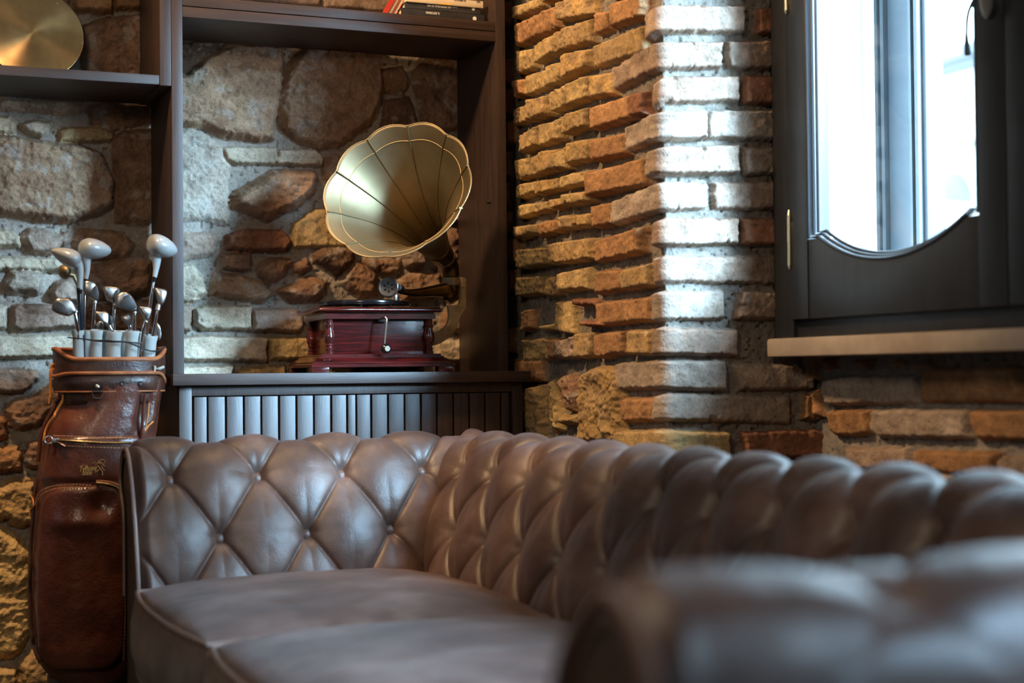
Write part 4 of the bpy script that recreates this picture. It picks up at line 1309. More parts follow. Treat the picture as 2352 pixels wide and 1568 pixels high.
line([(1625, 660), (1570, 770), (1530, 830), (1470, 1000), (1400, 1120), (1300, 1220), (1170, 1310)])
sc1.build('scrollwork', M_BRASSP, BKT)

# ------------------------------------------------------------------ chesterfield sofa
YA0 = 3.315       # inner face of the far arm at seat height
XB0 = 1.175       # inner face of the back at seat height
YN0 = 1.115       # inner face of the near arm
XF0 = .545        # front of the far arm
SZ = .40
SOFA = empty('sofa', (1.0, 2.2, 0), 'deep buttoned brown leather chesterfield sofa filling the foreground', 'sofa')
PR = [(-.01, .24), (.0, .33), (.008, .40), (.024, .46), (.045, .52), (.068, .575), (.092, .622), (.118, .658), (.148, .682), (.182, .690), (.216, .678), (.240, .650), (.250, .615), (.242, .582), (.222, .560), (.205, .53), (.200, .42), (.200, .08)]
pc = catmull([(a, 0, b_) for a, b_ in PR], 10)
pl = np.array([(p.x, p.z) for p in pc])
parc = np.concatenate([[0], np.cumsum(np.hypot(*np.diff(pl, axis=0).T))])
dn = np.gradient(pl, axis=0); dn /= np.linalg.norm(dn, axis=1)[:, None]
pn_ = np.stack([-dn[:, 1], dn[:, 0]], 1)            # inner / upper side
# arc length of the top button row (z ~ .637 on the inside)
iT = int(np.argmin(np.abs(pl[:85, 1] - .628)))
VT = parc[iT]
VEND_T = parc[np.argmax(pl[:, 1])] + .13            # tufting fades out past the crown


def tuft(u, v, p, q, A, lo, hi):
    a = u / p + (v - VT) / (2 * q); b = u / p - (v - VT) / (2 * q)
    ea = np.abs(np.sin(PI * a)); eb = np.abs(np.sin(PI * b))
    puff = .60 * np.sqrt(ea * eb + 1e-9) + .40 * np.maximum(ea, eb) ** .8
    # sharper folds
    puff = puff - .10 * np.exp(-(np.minimum(ea, eb) / .10) ** 2)
    da = np.abs(a - np.round(a)); db = np.abs(b - np.round(b))
    pit = np.exp(-((da ** 2 + db ** 2) / .012))
    w = sstep((v - lo) / .03) * sstep((hi - v) / .10)
    return A * (puff - .45 * pit) * w, w


def buttons(parent, fpos, u0, u1, p, q, A, hide):
    k = 0
    for j in range(-2, 2):
        v = VT - j * q if False else VT + j * q
        for i in range(-30, 30):
            u = (i + (.5 if j % 2 else 0)) * p
            if not (u0 + .03 < u < u1 - .03): continue
            P, N = fpos(u, v)
            if hide(u, v, P): continue
            mb = MB().lathe([(.0001, .0125), (.0075, .0115), (.0118, .0080), (.0128, .0035), (.011, -.003)], P, N, 16)
            mb.build('button', M_SOFA, parent)


def prof_at(v):
    n = np.interp(v, parc, pl[:, 0]); z = np.interp(v, parc, pl[:, 1])
    a = np.interp(v, parc, pn_[:, 0]); b = np.interp(v, parc, pn_[:, 1])
    return n, z, a, b


vv = np.concatenate([np.linspace(0, VEND_T, 190), np.linspace(VEND_T, parc[-1], 40)[1:]])


def finish(name, P, parent=SOFA):
    nr, nc = P.shape[:2]
    return link(name, mesh_data(name, P.reshape(-1, 3), grid_faces(nr, nc), True), M_SOFA, parent)


def soft(x, z, s):
    return .0035 * fbm(x / .06, z / .06, s, 3)


PA, QA, AMP = .193, .142, .030
def end_round(d, r=.022):
    d = np.clip(d, 0, r)
    return np.sqrt(np.clip(r * r - (r - d) ** 2, 0, None)) - r

def make_arm(name, y0, sgn, xf, p, u_ref, seed, AMP=.030, dz=0.0):
    """arm along X; sgn +1: the arm bulges to +Y from y0"""
    n, z, a, b = prof_at(vv)
    t = np.linspace(0, 1, 300)
    xe = XB0 + n                                     # mitre with the back
    Xg = xf + (xe[:, None] - xf) * t[None, :]
    Vg = np.repeat(vv[:, None], len(t), 1)
    d, w = tuft(Xg - u_ref, Vg, p, QA, AMP, .02, VEND_T)
    d = d * sstep((Xg - xf) / .03) + .006 * (1 - sstep((Xg - xf) / .05)) + soft(Xg, Vg, seed)
    d = d - .010
    d = d + end_round(Xg - xf) * .9
    Yg = y0 + sgn * (n[:, None] + a[:, None] * d)
    lift = lambda q: q + dz * sstep((q - .40) / .25)
    Zg = lift(z[:, None] + b[:, None] * d)
    P = np.stack([Xg, Yg, Zg], -1)
    o = finish(name, P)
    def fpos(u, v):
        nn, zz_, aa, bb = prof_at(v)
        dd, _ = tuft(np.array(u), np.array(v), p, QA, AMP, .02, VEND_T)
        dd = float(dd) - .010
        return Vector((u + u_ref, y0 + sgn * (nn + aa * dd), zz_ + bb * dd)), Vector((0, sgn * aa, bb))
    buttons(o, fpos, xf - u_ref, XB0 + .10 - u_ref, p, QA, AMP, lambda u, v, P: P.z < SZ - .02 or P.x > XB0 + (v - VT) * .3 + .12)
    # front panel with piping
    fp = MB()
    outl = [(y0 + sgn * (pl[i, 0] + pn_[i, 0] * -.012), float(lift(pl[i, 1] + pn_[i, 1] * -.012))) for i in range(0, len(pl), 3)] + [(y0 + sgn * .19, .08), (y0 - sgn * .008, .08)]
    fp.prism(outl, 'x', xf + .004, xf + .06)
    fp.build('front_panel', M_SOFADARK, o, sharp=30)
    pp = MB()
    pp.tube([(xf + .002, y0 + sgn * (pl[i, 0] + pn_[i, 0] * -.006), float(lift(pl[i, 1] + pn_[i, 1] * -.006))) for i in range(0, len(pl) - 8, 2)], .0048, 8)
    pp.build('piping', M_SOFAPIPE, o)
    return o


uf = atY(596, 1068, YA0 + .085).x
far_arm = make_arm('arm', YA0, 1, XF0, PA, uf, 51)
near_arm = make_arm('arm', YN0, -1, .460, .26, .80, 57, .018, .010)

# back
n, z, a, b = prof_at(vv)
tb = np.linspace(0, 1, 820)
ye0 = YN0 - n; ye1 = YA0 + n
Yg = ye0[:, None] + (ye1 - ye0)[:, None] * tb[None, :]
Vg = np.repeat(vv[:, None], len(tb), 1)
PBK = .188
UB = 2.95
d, w = tuft(Yg - UB, Vg, PBK, QA, AMP * 1.05, .02, VEND_T)
d = d - .010 + soft(Yg, Vg, 71)
Xg = XB0 + n[:, None] + a[:, None] * d
Zg = z[:, None] + b[:, None] * d
back = finish('backrest', np.stack([Xg, Yg, Zg], -1))
def fposb(u, v):
    nn, zz_, aa, bb = prof_at(v)
    dd, _ = tuft(np.array(u), np.array(v), PBK, QA, AMP * 1.05, .02, VEND_T)
    dd = float(dd) - .010
    return Vector((XB0 + nn + aa * dd, u + UB, zz_ + bb * dd)), Vector((aa, 0, bb))
buttons(back, fposb, YN0 - UB, YA0 + .10 - UB, PBK, QA, AMP, lambda u, v, P: P.z < SZ - .02)

# base, feet
bs = MB()
bs.box(XF0 + .012, XB0 + .19, YN0 - .19, YA0 + .19, .08, .235, .012)
bs.build('seat_base', M_SOFADARK, SOFA, sharp=30)
for x in (XF0 + .07, XB0 + .15):
    for y in (YN0 - .14, YA0 + .14):
        MB().lathe([(.022, 0), (.03, .01), (.034, .04), (.026, .06), (.03, .082)], (x, y, 0), seg=20).build('foot', M_WOODZ, SOFA)


def cushion(y0, y1, x0, x1, zt, th, seed):
    """boxed loose seat cushion with piping round its upper edge"""
    nu, nv_ = 90, 90
    u = np.linspace(-1, 1, nu); v = np.linspace(-1, 1, nv_)
    U, Vv = np.meshgrid(u, v)
    cx_, cy_ = (x0 + x1) / 2, (y0 + y1) / 2
    hx, hy = (x1 - x0) / 2, (y1 - y0) / 2
    # bulging plan outline
    k = .075
    X = cx_ + hx * U * (1 - k * np.abs(Vv) ** 2.4) + 0 * U
    Y = cy_ + hy * Vv * (1 - k * .30 * np.abs(U) ** 3)
    cr_u = (1 - np.abs(U) ** 3.2); cr_v = (1 - np.abs(Vv) ** 3.2)
    crown = .044 * (cr_u * cr_v) ** .55
    wr = .007 * fbm(X / .10 + Y * 2, Y / .05, seed, 4) * (cr_u * cr_v) ** .4
    Zt_ = zt + crown + wr
    top = np.stack([X, Y, Zt_], -1)
    # side skirt
    ring = [(i, 0) for i in range(nu)] + [(nu - 1, j) for j in range(1, nv_)] + [(i, nv_ - 1) for i in range(nu - 2, -1, -1)] + [(0, j) for j in range(nv_ - 2, 0, -1)]
    VV = [Vector(p) for p in top.reshape(-1, 3)]
    FF = [tuple(f) for f in grid_faces(nv_, nu)]
    prev = [j * nu + i for i, j in ring]
    edge = [VV[i].copy() for i in prev]
    c = Vector((cx_, cy_, 0))
    for s_, bulge in ((.12, .008), (.4, .018), (.7, .018), (1, .002)):
        cur = []
        for e_ in edge:
            d_ = Vector((e_.x - cx_, e_.y - cy_, 0)); d_.normalize()
            cur.append(len(VV)); VV.append(Vector((e_.x, e_.y, zt - th * s_)) + d_ * bulge)
        m_ = len(cur)
        for i in range(m_):
            l = (i + 1) % m_
            FF.append((prev[i], cur[i], cur[l], prev[l]))
        prev = cur
    FF.append(tuple(prev))
    mb = MB().add(VV, FF)
    o = mb.build('seat_cushion', M_SOFA, SOFA, sharp=70)
    o.data.materials.append(M_SEATLIT)  # cushion tops get the copy brightened in colour as if daylit
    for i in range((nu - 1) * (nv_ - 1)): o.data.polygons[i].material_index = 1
    pp = MB().tube([e_ + Vector((0, 0, .001)) for e_ in edge[::2]], .0055, 8, closed=True)
    pp.build('piping', M_SOFAPIPE, o)
    pp = MB().tube([Vector((e_.x, e_.y, zt - th)) for e_ in edge[::2]], .0055, 8, closed=True)
    pp.build('piping', M_SOFAPIPE, o)
    return o


CX0 = .515
ys = [YA0 - .004, 2.585, 1.85, YN0 + .004]
for k in range(3):
    cushion(ys[k + 1] + .003, ys[k] - .003, CX0, XB0 + .01, SZ - .006, .15, 91 + k)

# ------------------------------------------------------------------ golf bag
YG = 3.775
BAG = empty('golf_bag', (atY(190, 1400, YG).x, YG, 0), 'brown leather golf bag with pockets and zips standing left of the sofa', 'golf bag')
BROWS = [(872, 132, 374, .120), (895, 136, 372, .120), (915, 140, 366, .118), (945, 122, 362, .122), (985, 101, 356, .126), (1040, 94, 350, .128), (1100, 86, 344, .128), (1180, 77, 336, .128),
         (1300, 70, 326, .128), (1400, 71, 318, .127), (1480, 77, 312, .124), (1520, 92, 306, .116), (1546, 116, 296, .104), (1556, 132, 288, .092)]
bz, bcx, brx, bry = [], [], [], []
for py, l, r_, ry in BROWS:
    a = atY(l, py, YG); b = atY(r_, py, YG)
    bz.append((a.z + b.z) / 2); bcx.append((a.x + b.x) / 2); brx.append((b.x - a.x) / 2); bry.append(ry)
bz, bcx, brx, bry = [np.array(x)[::-1] for x in (bz, bcx, brx, bry)]
def bag_c(z):
    return np.interp(z, bz, bcx), np.interp(z, bz, brx), np.interp(z, bz, bry)
def smooth_c(z):
    t = [bag_c(z + d) for d in (-.02, -.01, 0, .01, .02)]
    return tuple(sum(x[i] for x in t) / 5 for i in range(3))
def bag_pt(th, z, off=0.0):
    """th: 0 faces the room (-Y), positive to the right"""
    cx_, rx, ry = smooth_c(z)
    sq = 2.4
    s_, c_ = np.sin(th), np.cos(th)
    k = (np.abs(s_) ** sq + np.abs(c_) ** sq) ** (-1 / sq)
    return np.stack([cx_ + (rx * k + off) * s_, YG - (ry * k + off) * c_, z + 0 * th], -1)
def front_at(px, py, off=0.0):
    """point of the bag's front surface seen at a picture point"""
    Y = YG - .12
    for _ in range(6):
        p = atY(px, py, Y)
        cx_, rx, ry = smooth_c(p.z)
        t = max(-.98, min(.98, (p.x - cx_) / rx))
        lo, hi = -1.5, 1.5
        for _ in range(30):
            mid = (lo + hi) / 2
            if bag_pt(np.array(mid), p.z)[0] < p.x: lo = mid
            else: hi = mid
        Y = float(bag_pt(np.array(lo), p.z, off)[1])
    q = bag_pt(np.array(lo), p.z, off)
    return Vector((float(q[0]), float(q[1]), float(p.z))), lo
nz_, nt_ = 150, 120
zg = np.linspace(bz[0], atY(250, 872, YG).z, nz_); tg = np.linspace(0, 2 * PI, nt_, endpoint=False)
T_, Z_ = np.meshgrid(tg, zg)
off = .006 * fbm(T_ * 1.5 + 9, Z_ / .09, 33, 3) + .003 * fbm(T_ * 6, Z_ / .03, 35, 3)
# folds on the right side of the upper panel and a slump over the pocket
z_up = sstep((Z_ - atY(250, 1000, YG).z) / .05)
dth = (T_ + PI) % (2 * PI) - PI
off = off - .016 * np.exp(-((dth - .62) / .13) ** 2) * z_up + .007 * np.exp(-((dth - .85) / .12) ** 2) * z_up
zm = atY(250, 930, YG).z
off = off - .010 * np.exp(-((Z_ - zm) / .03) ** 2) * np.exp(-((dth + .75) / .4) ** 2)
P = bag_pt(T_, Z_, off)
idx = np.arange(nz_ * nt_).reshape(nz_, nt_); idx = np.concatenate([idx, idx[:, :1]], 1)
Fb = np.stack([idx[:-1, :-1], idx[:-1, 1:], idx[1:, 1:], idx[1:, :-1]], -1).reshape(-1, 4)
body = link('bag_body', mesh_data('bag_body', P.reshape(-1, 3), Fb, True), M_BAG, BAG)
MB().lathe([(.085, 0), (.10, .004), (.10, float(bz[0]) + .012), (.09, float(bz[0]) + .016)], (float(bcx[0]), YG, 0), seg=48).build('bag_base', M_BLACK, BAG)

def patch(name, th0, th1, z0f, z1f, thick, rnd, mat, parent, nu=90, nv_=110, sag=None):
    """padded panel lying on the bag; rounded rectangle in (angle*radius, z)"""
    u = np.linspace(0, 1, nu); v = np.linspace(0, 1, nv_)
    U, V_ = np.meshgrid(u, v)
    th = th0 + (th1 - th0) * U
    z = z0f + (z1f - z0f) * V_
    Wd, Hd = abs(th1 - th0) * .13, z1f - z0f
    x = (U - .5) * Wd; y = (V_ - .5) * Hd
    qx = np.abs(x) - (Wd / 2 - rnd); qy = np.abs(y) - (Hd / 2 - rnd)
    sd = -(np.minimum(np.maximum(qx, qy), 0) + np.hypot(np.maximum(qx, 0), np.maximum(qy, 0)) - rnd)
    e_ = np.clip(sd / .018, 0, 1)
    o_ = -.004 + (thick + .004) * np.sqrt(np.clip(1 - (1 - e_) ** 2, 0, 1)) * (sd > 0)
    o_ = np.where(sd > 0, o_ + .003 * fbm(x / .05, y / .05, 61, 3), -.010)
    if sag is not None: o_ = o_ + sag(U, V_) * (sd > 0)
    P_ = bag_pt(th, z, o_)
    return link(name, mesh_data(name, P_.reshape(-1, 3), grid_faces(nv_, nu), True), mat, parent)
def th_at(px, py): return front_at(px, py)[1]
zl0 = front_at(190, 1540)[0].z; zl1 = front_at(190, 1112)[0].z
def sagf(U, V_):
    return -.014 * np.exp(-((V_ - .90) / .07) ** 2) * np.exp(-((U - .66) / .10) ** 2) + .008 * np.exp(-((V_ - .80) / .05) ** 2) * np.exp(-((U - .45) / .25) ** 2)
pk2 = patch('lower_pocket', th_at(92, 1300), th_at(288, 1300), zl0, zl1, .020, .055, M_BAG, BAG, sag=sagf)
zu0 = front_at(200, 1108)[0].z; zu1 = front_at(200, 1002)[0].z
pk1 = patch('upper_pocket', th_at(104, 1050), th_at(318, 1050), zu0, zu1, .007, .012, M_BAG, BAG)

def on_bag(pts, off): return [front_at(a, b, off)[0] for a, b in pts]
def dense(pts, n=8): return [(v.x, v.y) for v in catmull([(a, b, 0) for a, b in pts], n)]
# zip of the upper pocket
zp = MB().tube(on_bag(dense([(128, 1009), (180, 1012), (240, 1016), (298, 1016)]), .0085), .0052, 8, flat=.5)
Z1 = zp.build('zip', M_ZIP, pk1)
mb = MB()
c_ = front_at(122, 1010, .012)[0]
mb.tube([c_ + Vector((.0085 * math.cos(a), -.001, .0085 * math.sin(a))) for a in np.linspace(0, 2 * PI, 20, endpoint=False)], .0018, 8, closed=True)
d_ = front_at(136, 1011, .011)[0]; mb.box(d_.x - .008, d_.x + .008, d_.y - .004, d_.y + .002, d_.z - .005, d_.z + .005, .0015)
mb.build('zip_pull', M_STEEL, Z1)
mb = MB(); p0, p1 = front_at(141, 1013, .012)[0], front_at(160, 1024, .012)[0]
mb.tube([p0, (p0 + p1) / 2 + Vector((0, -.003, 0)), p1], [.003, .005, .006], 8, flat=.4)
mb.build('zip_tab', M_BAG, Z1)
def stitch(name, pts, off, parent, mat=M_TANTHREAD, r=.0011, dash=.006, gap=.0025):
    P_ = on_bag(dense(pts, 14), off)
    mb = MB()
    L = 0; seg_ = []
    acc = [P_[0]]
    for a, b in zip(P_[:-1], P_[1:]):
        acc.append(b); L += (b - a).length
        if L > dash:
            mb.tube(acc, r, 5)
            acc = [b + (b - a).normalized() * gap]; L = 0
    return mb.build(name, mat, parent)
stitch('stitching', [(130, 1000), (180, 1002), (240, 1005), (300, 1006)], .0085, pk1)
stitch('stitching', [(160, 1024), (200, 1026), (250, 1028), (300, 1029)], .0085, pk1)
stitch('stitching', [(92, 1150), (104, 1128), (130, 1116), (170, 1112), (214, 1114)], .0125, pk2)
stitch('stitching', [(94, 1162), (108, 1136), (134, 1123), (170, 1119), (210, 1120)], .0165, pk2)
stitch('stitching', [(228, 1116), (252, 1122), (268, 1140), (277, 1180), (279, 1300), (278, 1420), (274, 1520)], .018, pk2, r=.0009)
zp = MB().tube(on_bag(dense([(222, 1108), (250, 1112), (270, 1124), (283, 1148), (289, 1200), (289, 1300), (287, 1450)]), .014), .0062, 8, flat=.5)
zp.build('zip', M_ZIP, pk2)
mb = MB().tube(on_bag(dense([(222, 1104), (252, 1107), (276, 1120), (290, 1148), (295, 1200)]), .011), .0022, 8)
mb.build('piping', M_EDGELEATHER, pk2)
# side piping and straps
mb = MB().tube(on_bag(dense([(148, 900), (146, 922), (132, 944), (116, 966), (106, 988), (101, 1012)]), .004), .0028, 8)
mb.build('side_piping', M_ORANGELACE, body)
mb = MB().tube(on_bag(dense([(140, 912), (128, 934), (112, 954), (101, 978), (96, 1015), (93, 1060)]), .006), .0052, 8)
mb.build('side_strap', M_BAG, body)
mb = MB().tube(on_bag(dense([(330, 905), (326, 950), (322, 1000), (318, 1040)]), .005), .006, 8, flat=.6)
mb.build('side_strap', M_BAG, body)
mb = MB()
mb.tube(on_bag(dense([(338, 925), (336, 950), (331, 980)]), .007), .002, 6)
mb.tube(on_bag(dense([(344, 968), (334, 978), (326, 990)]), .011), .002, 6)
mb.build('lacing', M_ORANGELACE, body)
mb = MB().tube(on_bag(dense([(88, 1100), (80, 1180), (74, 1280), (73, 1380), (80, 1470), (98, 1520)]), .006), .0045, 8)
mb.build('side_strap', M_BAGDARK, body)
mb = MB().tube(on_bag(dense([(82, 1130), (84, 1150), (82, 1165), (72, 1185)]), .010), .002, 6)
mb.build('lacing', M_ORANGELACE, body)
# printed mark
def print_mesh(me):
    for v in me.vertices:
        x, z = v.co.x, v.co.z
        lo, hi = -1.5, 1.5
        for _ in range(22):
            mid = (lo + hi) / 2
            if bag_pt(np.array(mid), z)[0] < x: lo = mid
            else: hi = mid
        v.co.y = float(bag_pt(np.array(lo), z, .0095)[1]) + (v.co.y - PT.y)
PT = front_at(204, 1076, .0095)[0]
me = text_mesh('Tyfhone', .0185, PT, ROT_FRONT @ Matrix.Rotation(R(4), 4, 'Z') @ Matrix.Scale(.62, 4, (1, 0, 0)), M_GOLDPRINT, 'gold_lettering', pk1, shear=.35)
print_mesh(me); link('gold_lettering', me, M_GOLDPRINT, pk1)
PT2 = front_at(202, 1087, .0095)[0]
me = text_mesh('2000', .0115, PT2, ROT_FRONT @ Matrix.Rotation(R(-2), 4, 'Z') @ Matrix.Scale(.9, 4, (1, 0, 0)), M_GOLDPRINT, 'gold_lettering', pk1, shear=.3)
print_mesh(me); link('gold_lettering', me, M_GOLDPRINT, pk1)
hs = MB()
def hl_(pts, r):
    q = on_bag(dense([(160 + a / 18.1, 1030 + b / 18.1) for a, b in pts], 6), .0097)
    hs.tube(q, r, 6, flat=.4)
hl_([(1215, 530), (1300, 470), (1400, 455), (1470, 490), (1490, 540), (1440, 600)], .0010)
hl_([(1200, 560), (1280, 560), (1360, 610), (1420, 690), (1470, 730)], .0014)
hl_([(1090, 680), (1150, 610), (1230, 600), (1300, 640)], .0009)
hl_([(1170, 690), (1230, 760), (1290, 830), (1330, 900), (1370, 980), (1360, 1120)], .0016)
hl_([(1340, 700), (1360, 780), (1400, 850), (1460, 890)], .0014)
hl_([(1280, 840), (1220, 900), (1130, 940), (1080, 990)], .0014)
hl_([(980, 620), (1060, 565), (1120, 560)], .0008)
hs.build('gold_horse_emblem', M_GOLDPRINT, pk1)

# collar
zc0 = atY(250, 897, YG).z; zc1 = atY(250, 826, YG).z
zmid = atY(250, 857, YG).z
CT = np.linspace(0, 2 * PI, 96, endpoint=False)
def crx(z): return np.interp(z, [zc0, zmid, zc1 + .03], [.1215, .1275, .1275])
CCX = float(atY(251, 850, YG).x)
def rim_z(th):
    """rim is cut low in front and rises at the sides and the back"""
    th = (th + PI) % (2 * PI) - PI
    return zc1 + .026 * sstep((np.abs(th - -.0) - .65) / .75)
def collar_pt(th, z, off=0.0):
    r = crx(z) + off
    sq = 2.5
    s_, c_ = np.sin(th), np.cos(th)
    k = (np.abs(s_) ** sq + np.abs(c_) ** sq) ** (-1 / sq)
    return np.stack([CCX + r * k * s_, YG - (r * .93) * k * c_, z + 0 * th], -1)
nv_ = 26
rows = []
for i in range(nv_):
    t = i / (nv_ - 1)
    z = zc0 + (rim_z(CT) - zc0) * t
    rows.append(collar_pt(CT, z))
for i in range(8):
    z = rim_z(CT) - .16 * i / 7
    rows.append(collar_pt(CT, np.maximum(z, zc0 - .03), -.006))
P = np.array(rows)
nr = len(rows)
idx = np.arange(nr * 96).reshape(nr, 96); idx = np.concatenate([idx, idx[:, :1]], 1)
Fb = np.stack([idx[:-1, :-1], idx[:-1, 1:], idx[1:, 1:], idx[1:, :-1]], -1).reshape(-1, 4)
collar = link('collar', mesh_data('collar', P.reshape(-1, 3), Fb, True), M_BAGDARK, BAG)
mb = MB().tube([Vector(map(float, collar_pt(np.array(t), rim_z(np.array(t)), -.002))) for t in CT], .0052, 10, closed=True)
mb.build('rim_piping', M_EDGELEATHER, collar)
def band_z(t):
    t = (t + PI) % (2 * PI) - PI
    return zmid - .030 * sstep((t - .75) / .6) - .006 * sstep((-t - .8) / .5)
mb = MB().tube([Vector(map(float, collar_pt(np.array(t), band_z(t), .003))) for t in CT], .0044, 10, closed=True)
mb.build('band_piping', M_EDGELEATHER, collar)
# strap under the band
rows = []
for f, o_ in ((0, .001), (.04, .0045), (.5, .0055), (.96, .0045), (1, .001)):
    zt_ = np.array([band_z(t) for t in CT]) - .004
    z = zc0 - .002 + (zt_ - zc0) * f
    rows.append(collar_pt(CT, z, o_))
P = np.array(rows); nr = len(rows)
idx = np.arange(nr * 96).reshape(nr, 96); idx = np.concatenate([idx, idx[:, :1]], 1)
Fb = np.stack([idx[:-1, :-1], idx[:-1, 1:], idx[1:, 1:], idx[1:, :-1]], -1).reshape(-1, 4)
strap = link('collar_strap', mesh_data('collar_strap', P.reshape(-1, 3), Fb, True), M_BAGDARK, BAG)
mb = MB().tube([Vector(map(float, collar_pt(np.array(t), zc0 - .001, .004))) for t in CT], .0022, 8, closed=True)
mb.build('strap_piping', M_EDGELEATHER, strap)
def on_collar(px, py, off=.006):
    Y = YG - .115
    for _ in range(5):
        p = atY(px, py, Y)
        lo, hi = -1.55, 1.55
        for _ in range(30):
            mid = (lo + hi) / 2
            if collar_pt(np.array(mid), p.z)[0] < p.x: lo = mid
            else: hi = mid
        Y = float(collar_pt(np.array(lo), p.z, off)[1])
    n_ = Vector((math.sin(lo), -math.cos(lo), 0))
    return Vector((p.x, Y, p.z)), n_
for px, py in ((140, 876), (176, 877), (281, 880), (322, 880)):
    c_, n_ = on_collar(px, py)
    MB().lathe([(.0058, -.002), (.0058, .0012), (.0040, .0022), (.0022, .0012), (.0, .0012)], c_, n_, 18).build('rivet', M_DARKSTEEL, strap)
c_, n_ = on_collar(223, 888)
MB().lathe([(.0058, -.002), (.0055, .003), (.003, .005), (.0, .0055)], c_, n_, 18).build('rivet', M_STEEL, strap)
q = [(212, 899), (237, 899), (235, 912), (229, 915), (219, 915), (213, 911)]
mb = MB(); mb.tube([on_collar(a, b, .011)[0] for a, b in q], .0022, 8, closed=True)
mb.build('ring', M_DARKSTEEL, strap)
# laces
mb = MB()
k = on_collar(127, 842, .006)[0]
mb.tube([k + Vector((.004 * math.cos(a), -.003, .006 * math.sin(a))) for a in np.linspace(0, 2 * PI, 12, endpoint=False)], .0035, 8, closed=True)
mb.tube(catmull([k, k + Vector((-.008, -.006, -.012)), k + Vector((-.007, -.006, -.05)), k + Vector((-.010, -.006, -.085))], 6), .0022, 6)
mb.tube(catmull([k, k + Vector((-.004, -.008, -.012)), k + Vector((-.006, -.008, -.04)), k + Vector((-.006, -.008, -.07))], 6), .0018, 6)
mb.build('lace', M_ORANGELACE, collar)
mb = MB()
k = on_collar(356, 846, .004)[0]
mb.tube(catmull([k, k + Vector((.008, -.006, -.001)), k + Vector((.020, -.005, .004))], 6), [.0026] * 6 + [.0034] * 7, 8)
mb.tube([k + Vector((-.001, -.002, -.006)), k + Vector((-.001, -.004, .006))], .0028, 8)
mb.build('lace', M_TUBE, collar)

# white club tubes standing in the bag
K3 = (110, 530, 5.058)
TUBES = [(350, 1150, 67, 3.700), (565, 1150, 70, 3.692), (777, 1165, 82, 3.690), (982, 1155, 77, 3.696), (1190, 1212, 84, 3.712)]
BT = [(455, 1160, 66, 3.800), (670, 1160, 66, 3.795), (1110, 1180, 60, 3.800), (880, 1165, 66, 3.800)]
TC = []
for i, (cx_, ty, hw, yy) in enumerate(TUBES + BT):
    (a, b), = crop(K3, [(cx_, ty)])
    top = atY(a, b, yy); r = hw / 5.058 / FPX * yy / 1.02 * 1.0
    bot = Vector((top.x + (CCX - top.x) * .16 - .004, yy + .045, .66))
    ax = (top - bot).normalized(); L = (top - bot).length
    mb = MB().lathe([(r * .92, 0), (r * .93, L - .022), (r * .95, L - .014), (r * 1.03, L - .008), (r * 1.06, L - .002), (r * 1.04, L), (r * .92, L - .001), (r * .86, L - .01), (r * .84, L - .10)], bot, ax, 32)
    mb.build('club_tube', M_TUBE, BAG)
    TC.append((top, ax, r))
# dark cord wound round the tubes
cord = []
for (x, y), yy in zip([(230, 1240), (290, 1243), (380, 1252), (470, 1264), (560, 1280), (680, 1287), (800, 1290), (900, 1293), (980, 1315), (1060, 1350), (1130, 1375), (1200, 1395), (1280, 1390), (1330, 1362), (1368, 1355)],
                      [3.72, 3.685, 3.675, 3.67, 3.668, 3.668, 3.662, 3.665, 3.668, 3.672, 3.676, 3.68, 3.69, 3.72, 3.74]):
    (a, b), = crop(K3, [(x, y)]); cord.append(atY(a, b, yy))
MB().tube(catmull(cord, 6), .0017, 6).build('cord', M_BLACK, BAG)
cord = []
for (x, y), yy in zip([(460, 1262), (560, 1270), (680, 1272), (760, 1280), (860, 1283), (1000, 1298), (1090, 1303)], [3.70, 3.672, 3.664, 3.66, 3.664, 3.668, 3.69]):
    (a, b), = crop(K3, [(x, y)]); cord.append(atY(a, b, yy))
MB().tube(catmull(cord, 6), .0015, 6).build('cord', M_BLACK, BAG)

# ------------------------------------------------------------------ golf clubs
def k3(x, y, Y):
    (a, b), = crop(K3, [(x, y)])
    return atY(a, b, Y)
S3 = 3.70 / FPX / 5.058 / 1.02          # metres per crop pixel near the bag
def shaft(root, p0, p1, r0_, r1_, mat, name='shaft'):
    d = (p1 - p0).normalized()
    end = Vector((p1.x * .8 + CCX * .2 - .01, p1.y * .3 + YG * .7, .72))
    return MB().tube([p0, p1, end], [r0_, r1_, r1_], 14).build(name, mat, root)
def ellipsoid(mb, c, a1, a2, a3, taper=0.0, flat=0.0, n=28):
    V, F = [], []
    for i in range(n + 1):
        t = PI * i / n
        for j in range(n):
            p = 2 * PI * j / n
            x = -math.cos(t); r = math.sin(t) ** .9
            y, z = r * math.cos(p), r * math.sin(p)
            tp = 1 + taper * x
            if flat and y < 0: y *= flat
            V.append(c + a1 * x + a2 * y * tp + a3 * z * tp)
    for i in range(n):
        for j in range(n):
            l = (j + 1) % n
            F.append((i * n + j, i * n + l, (i + 1) * n + l, (i + 1) * n + j))
    return mb.add(V, F)
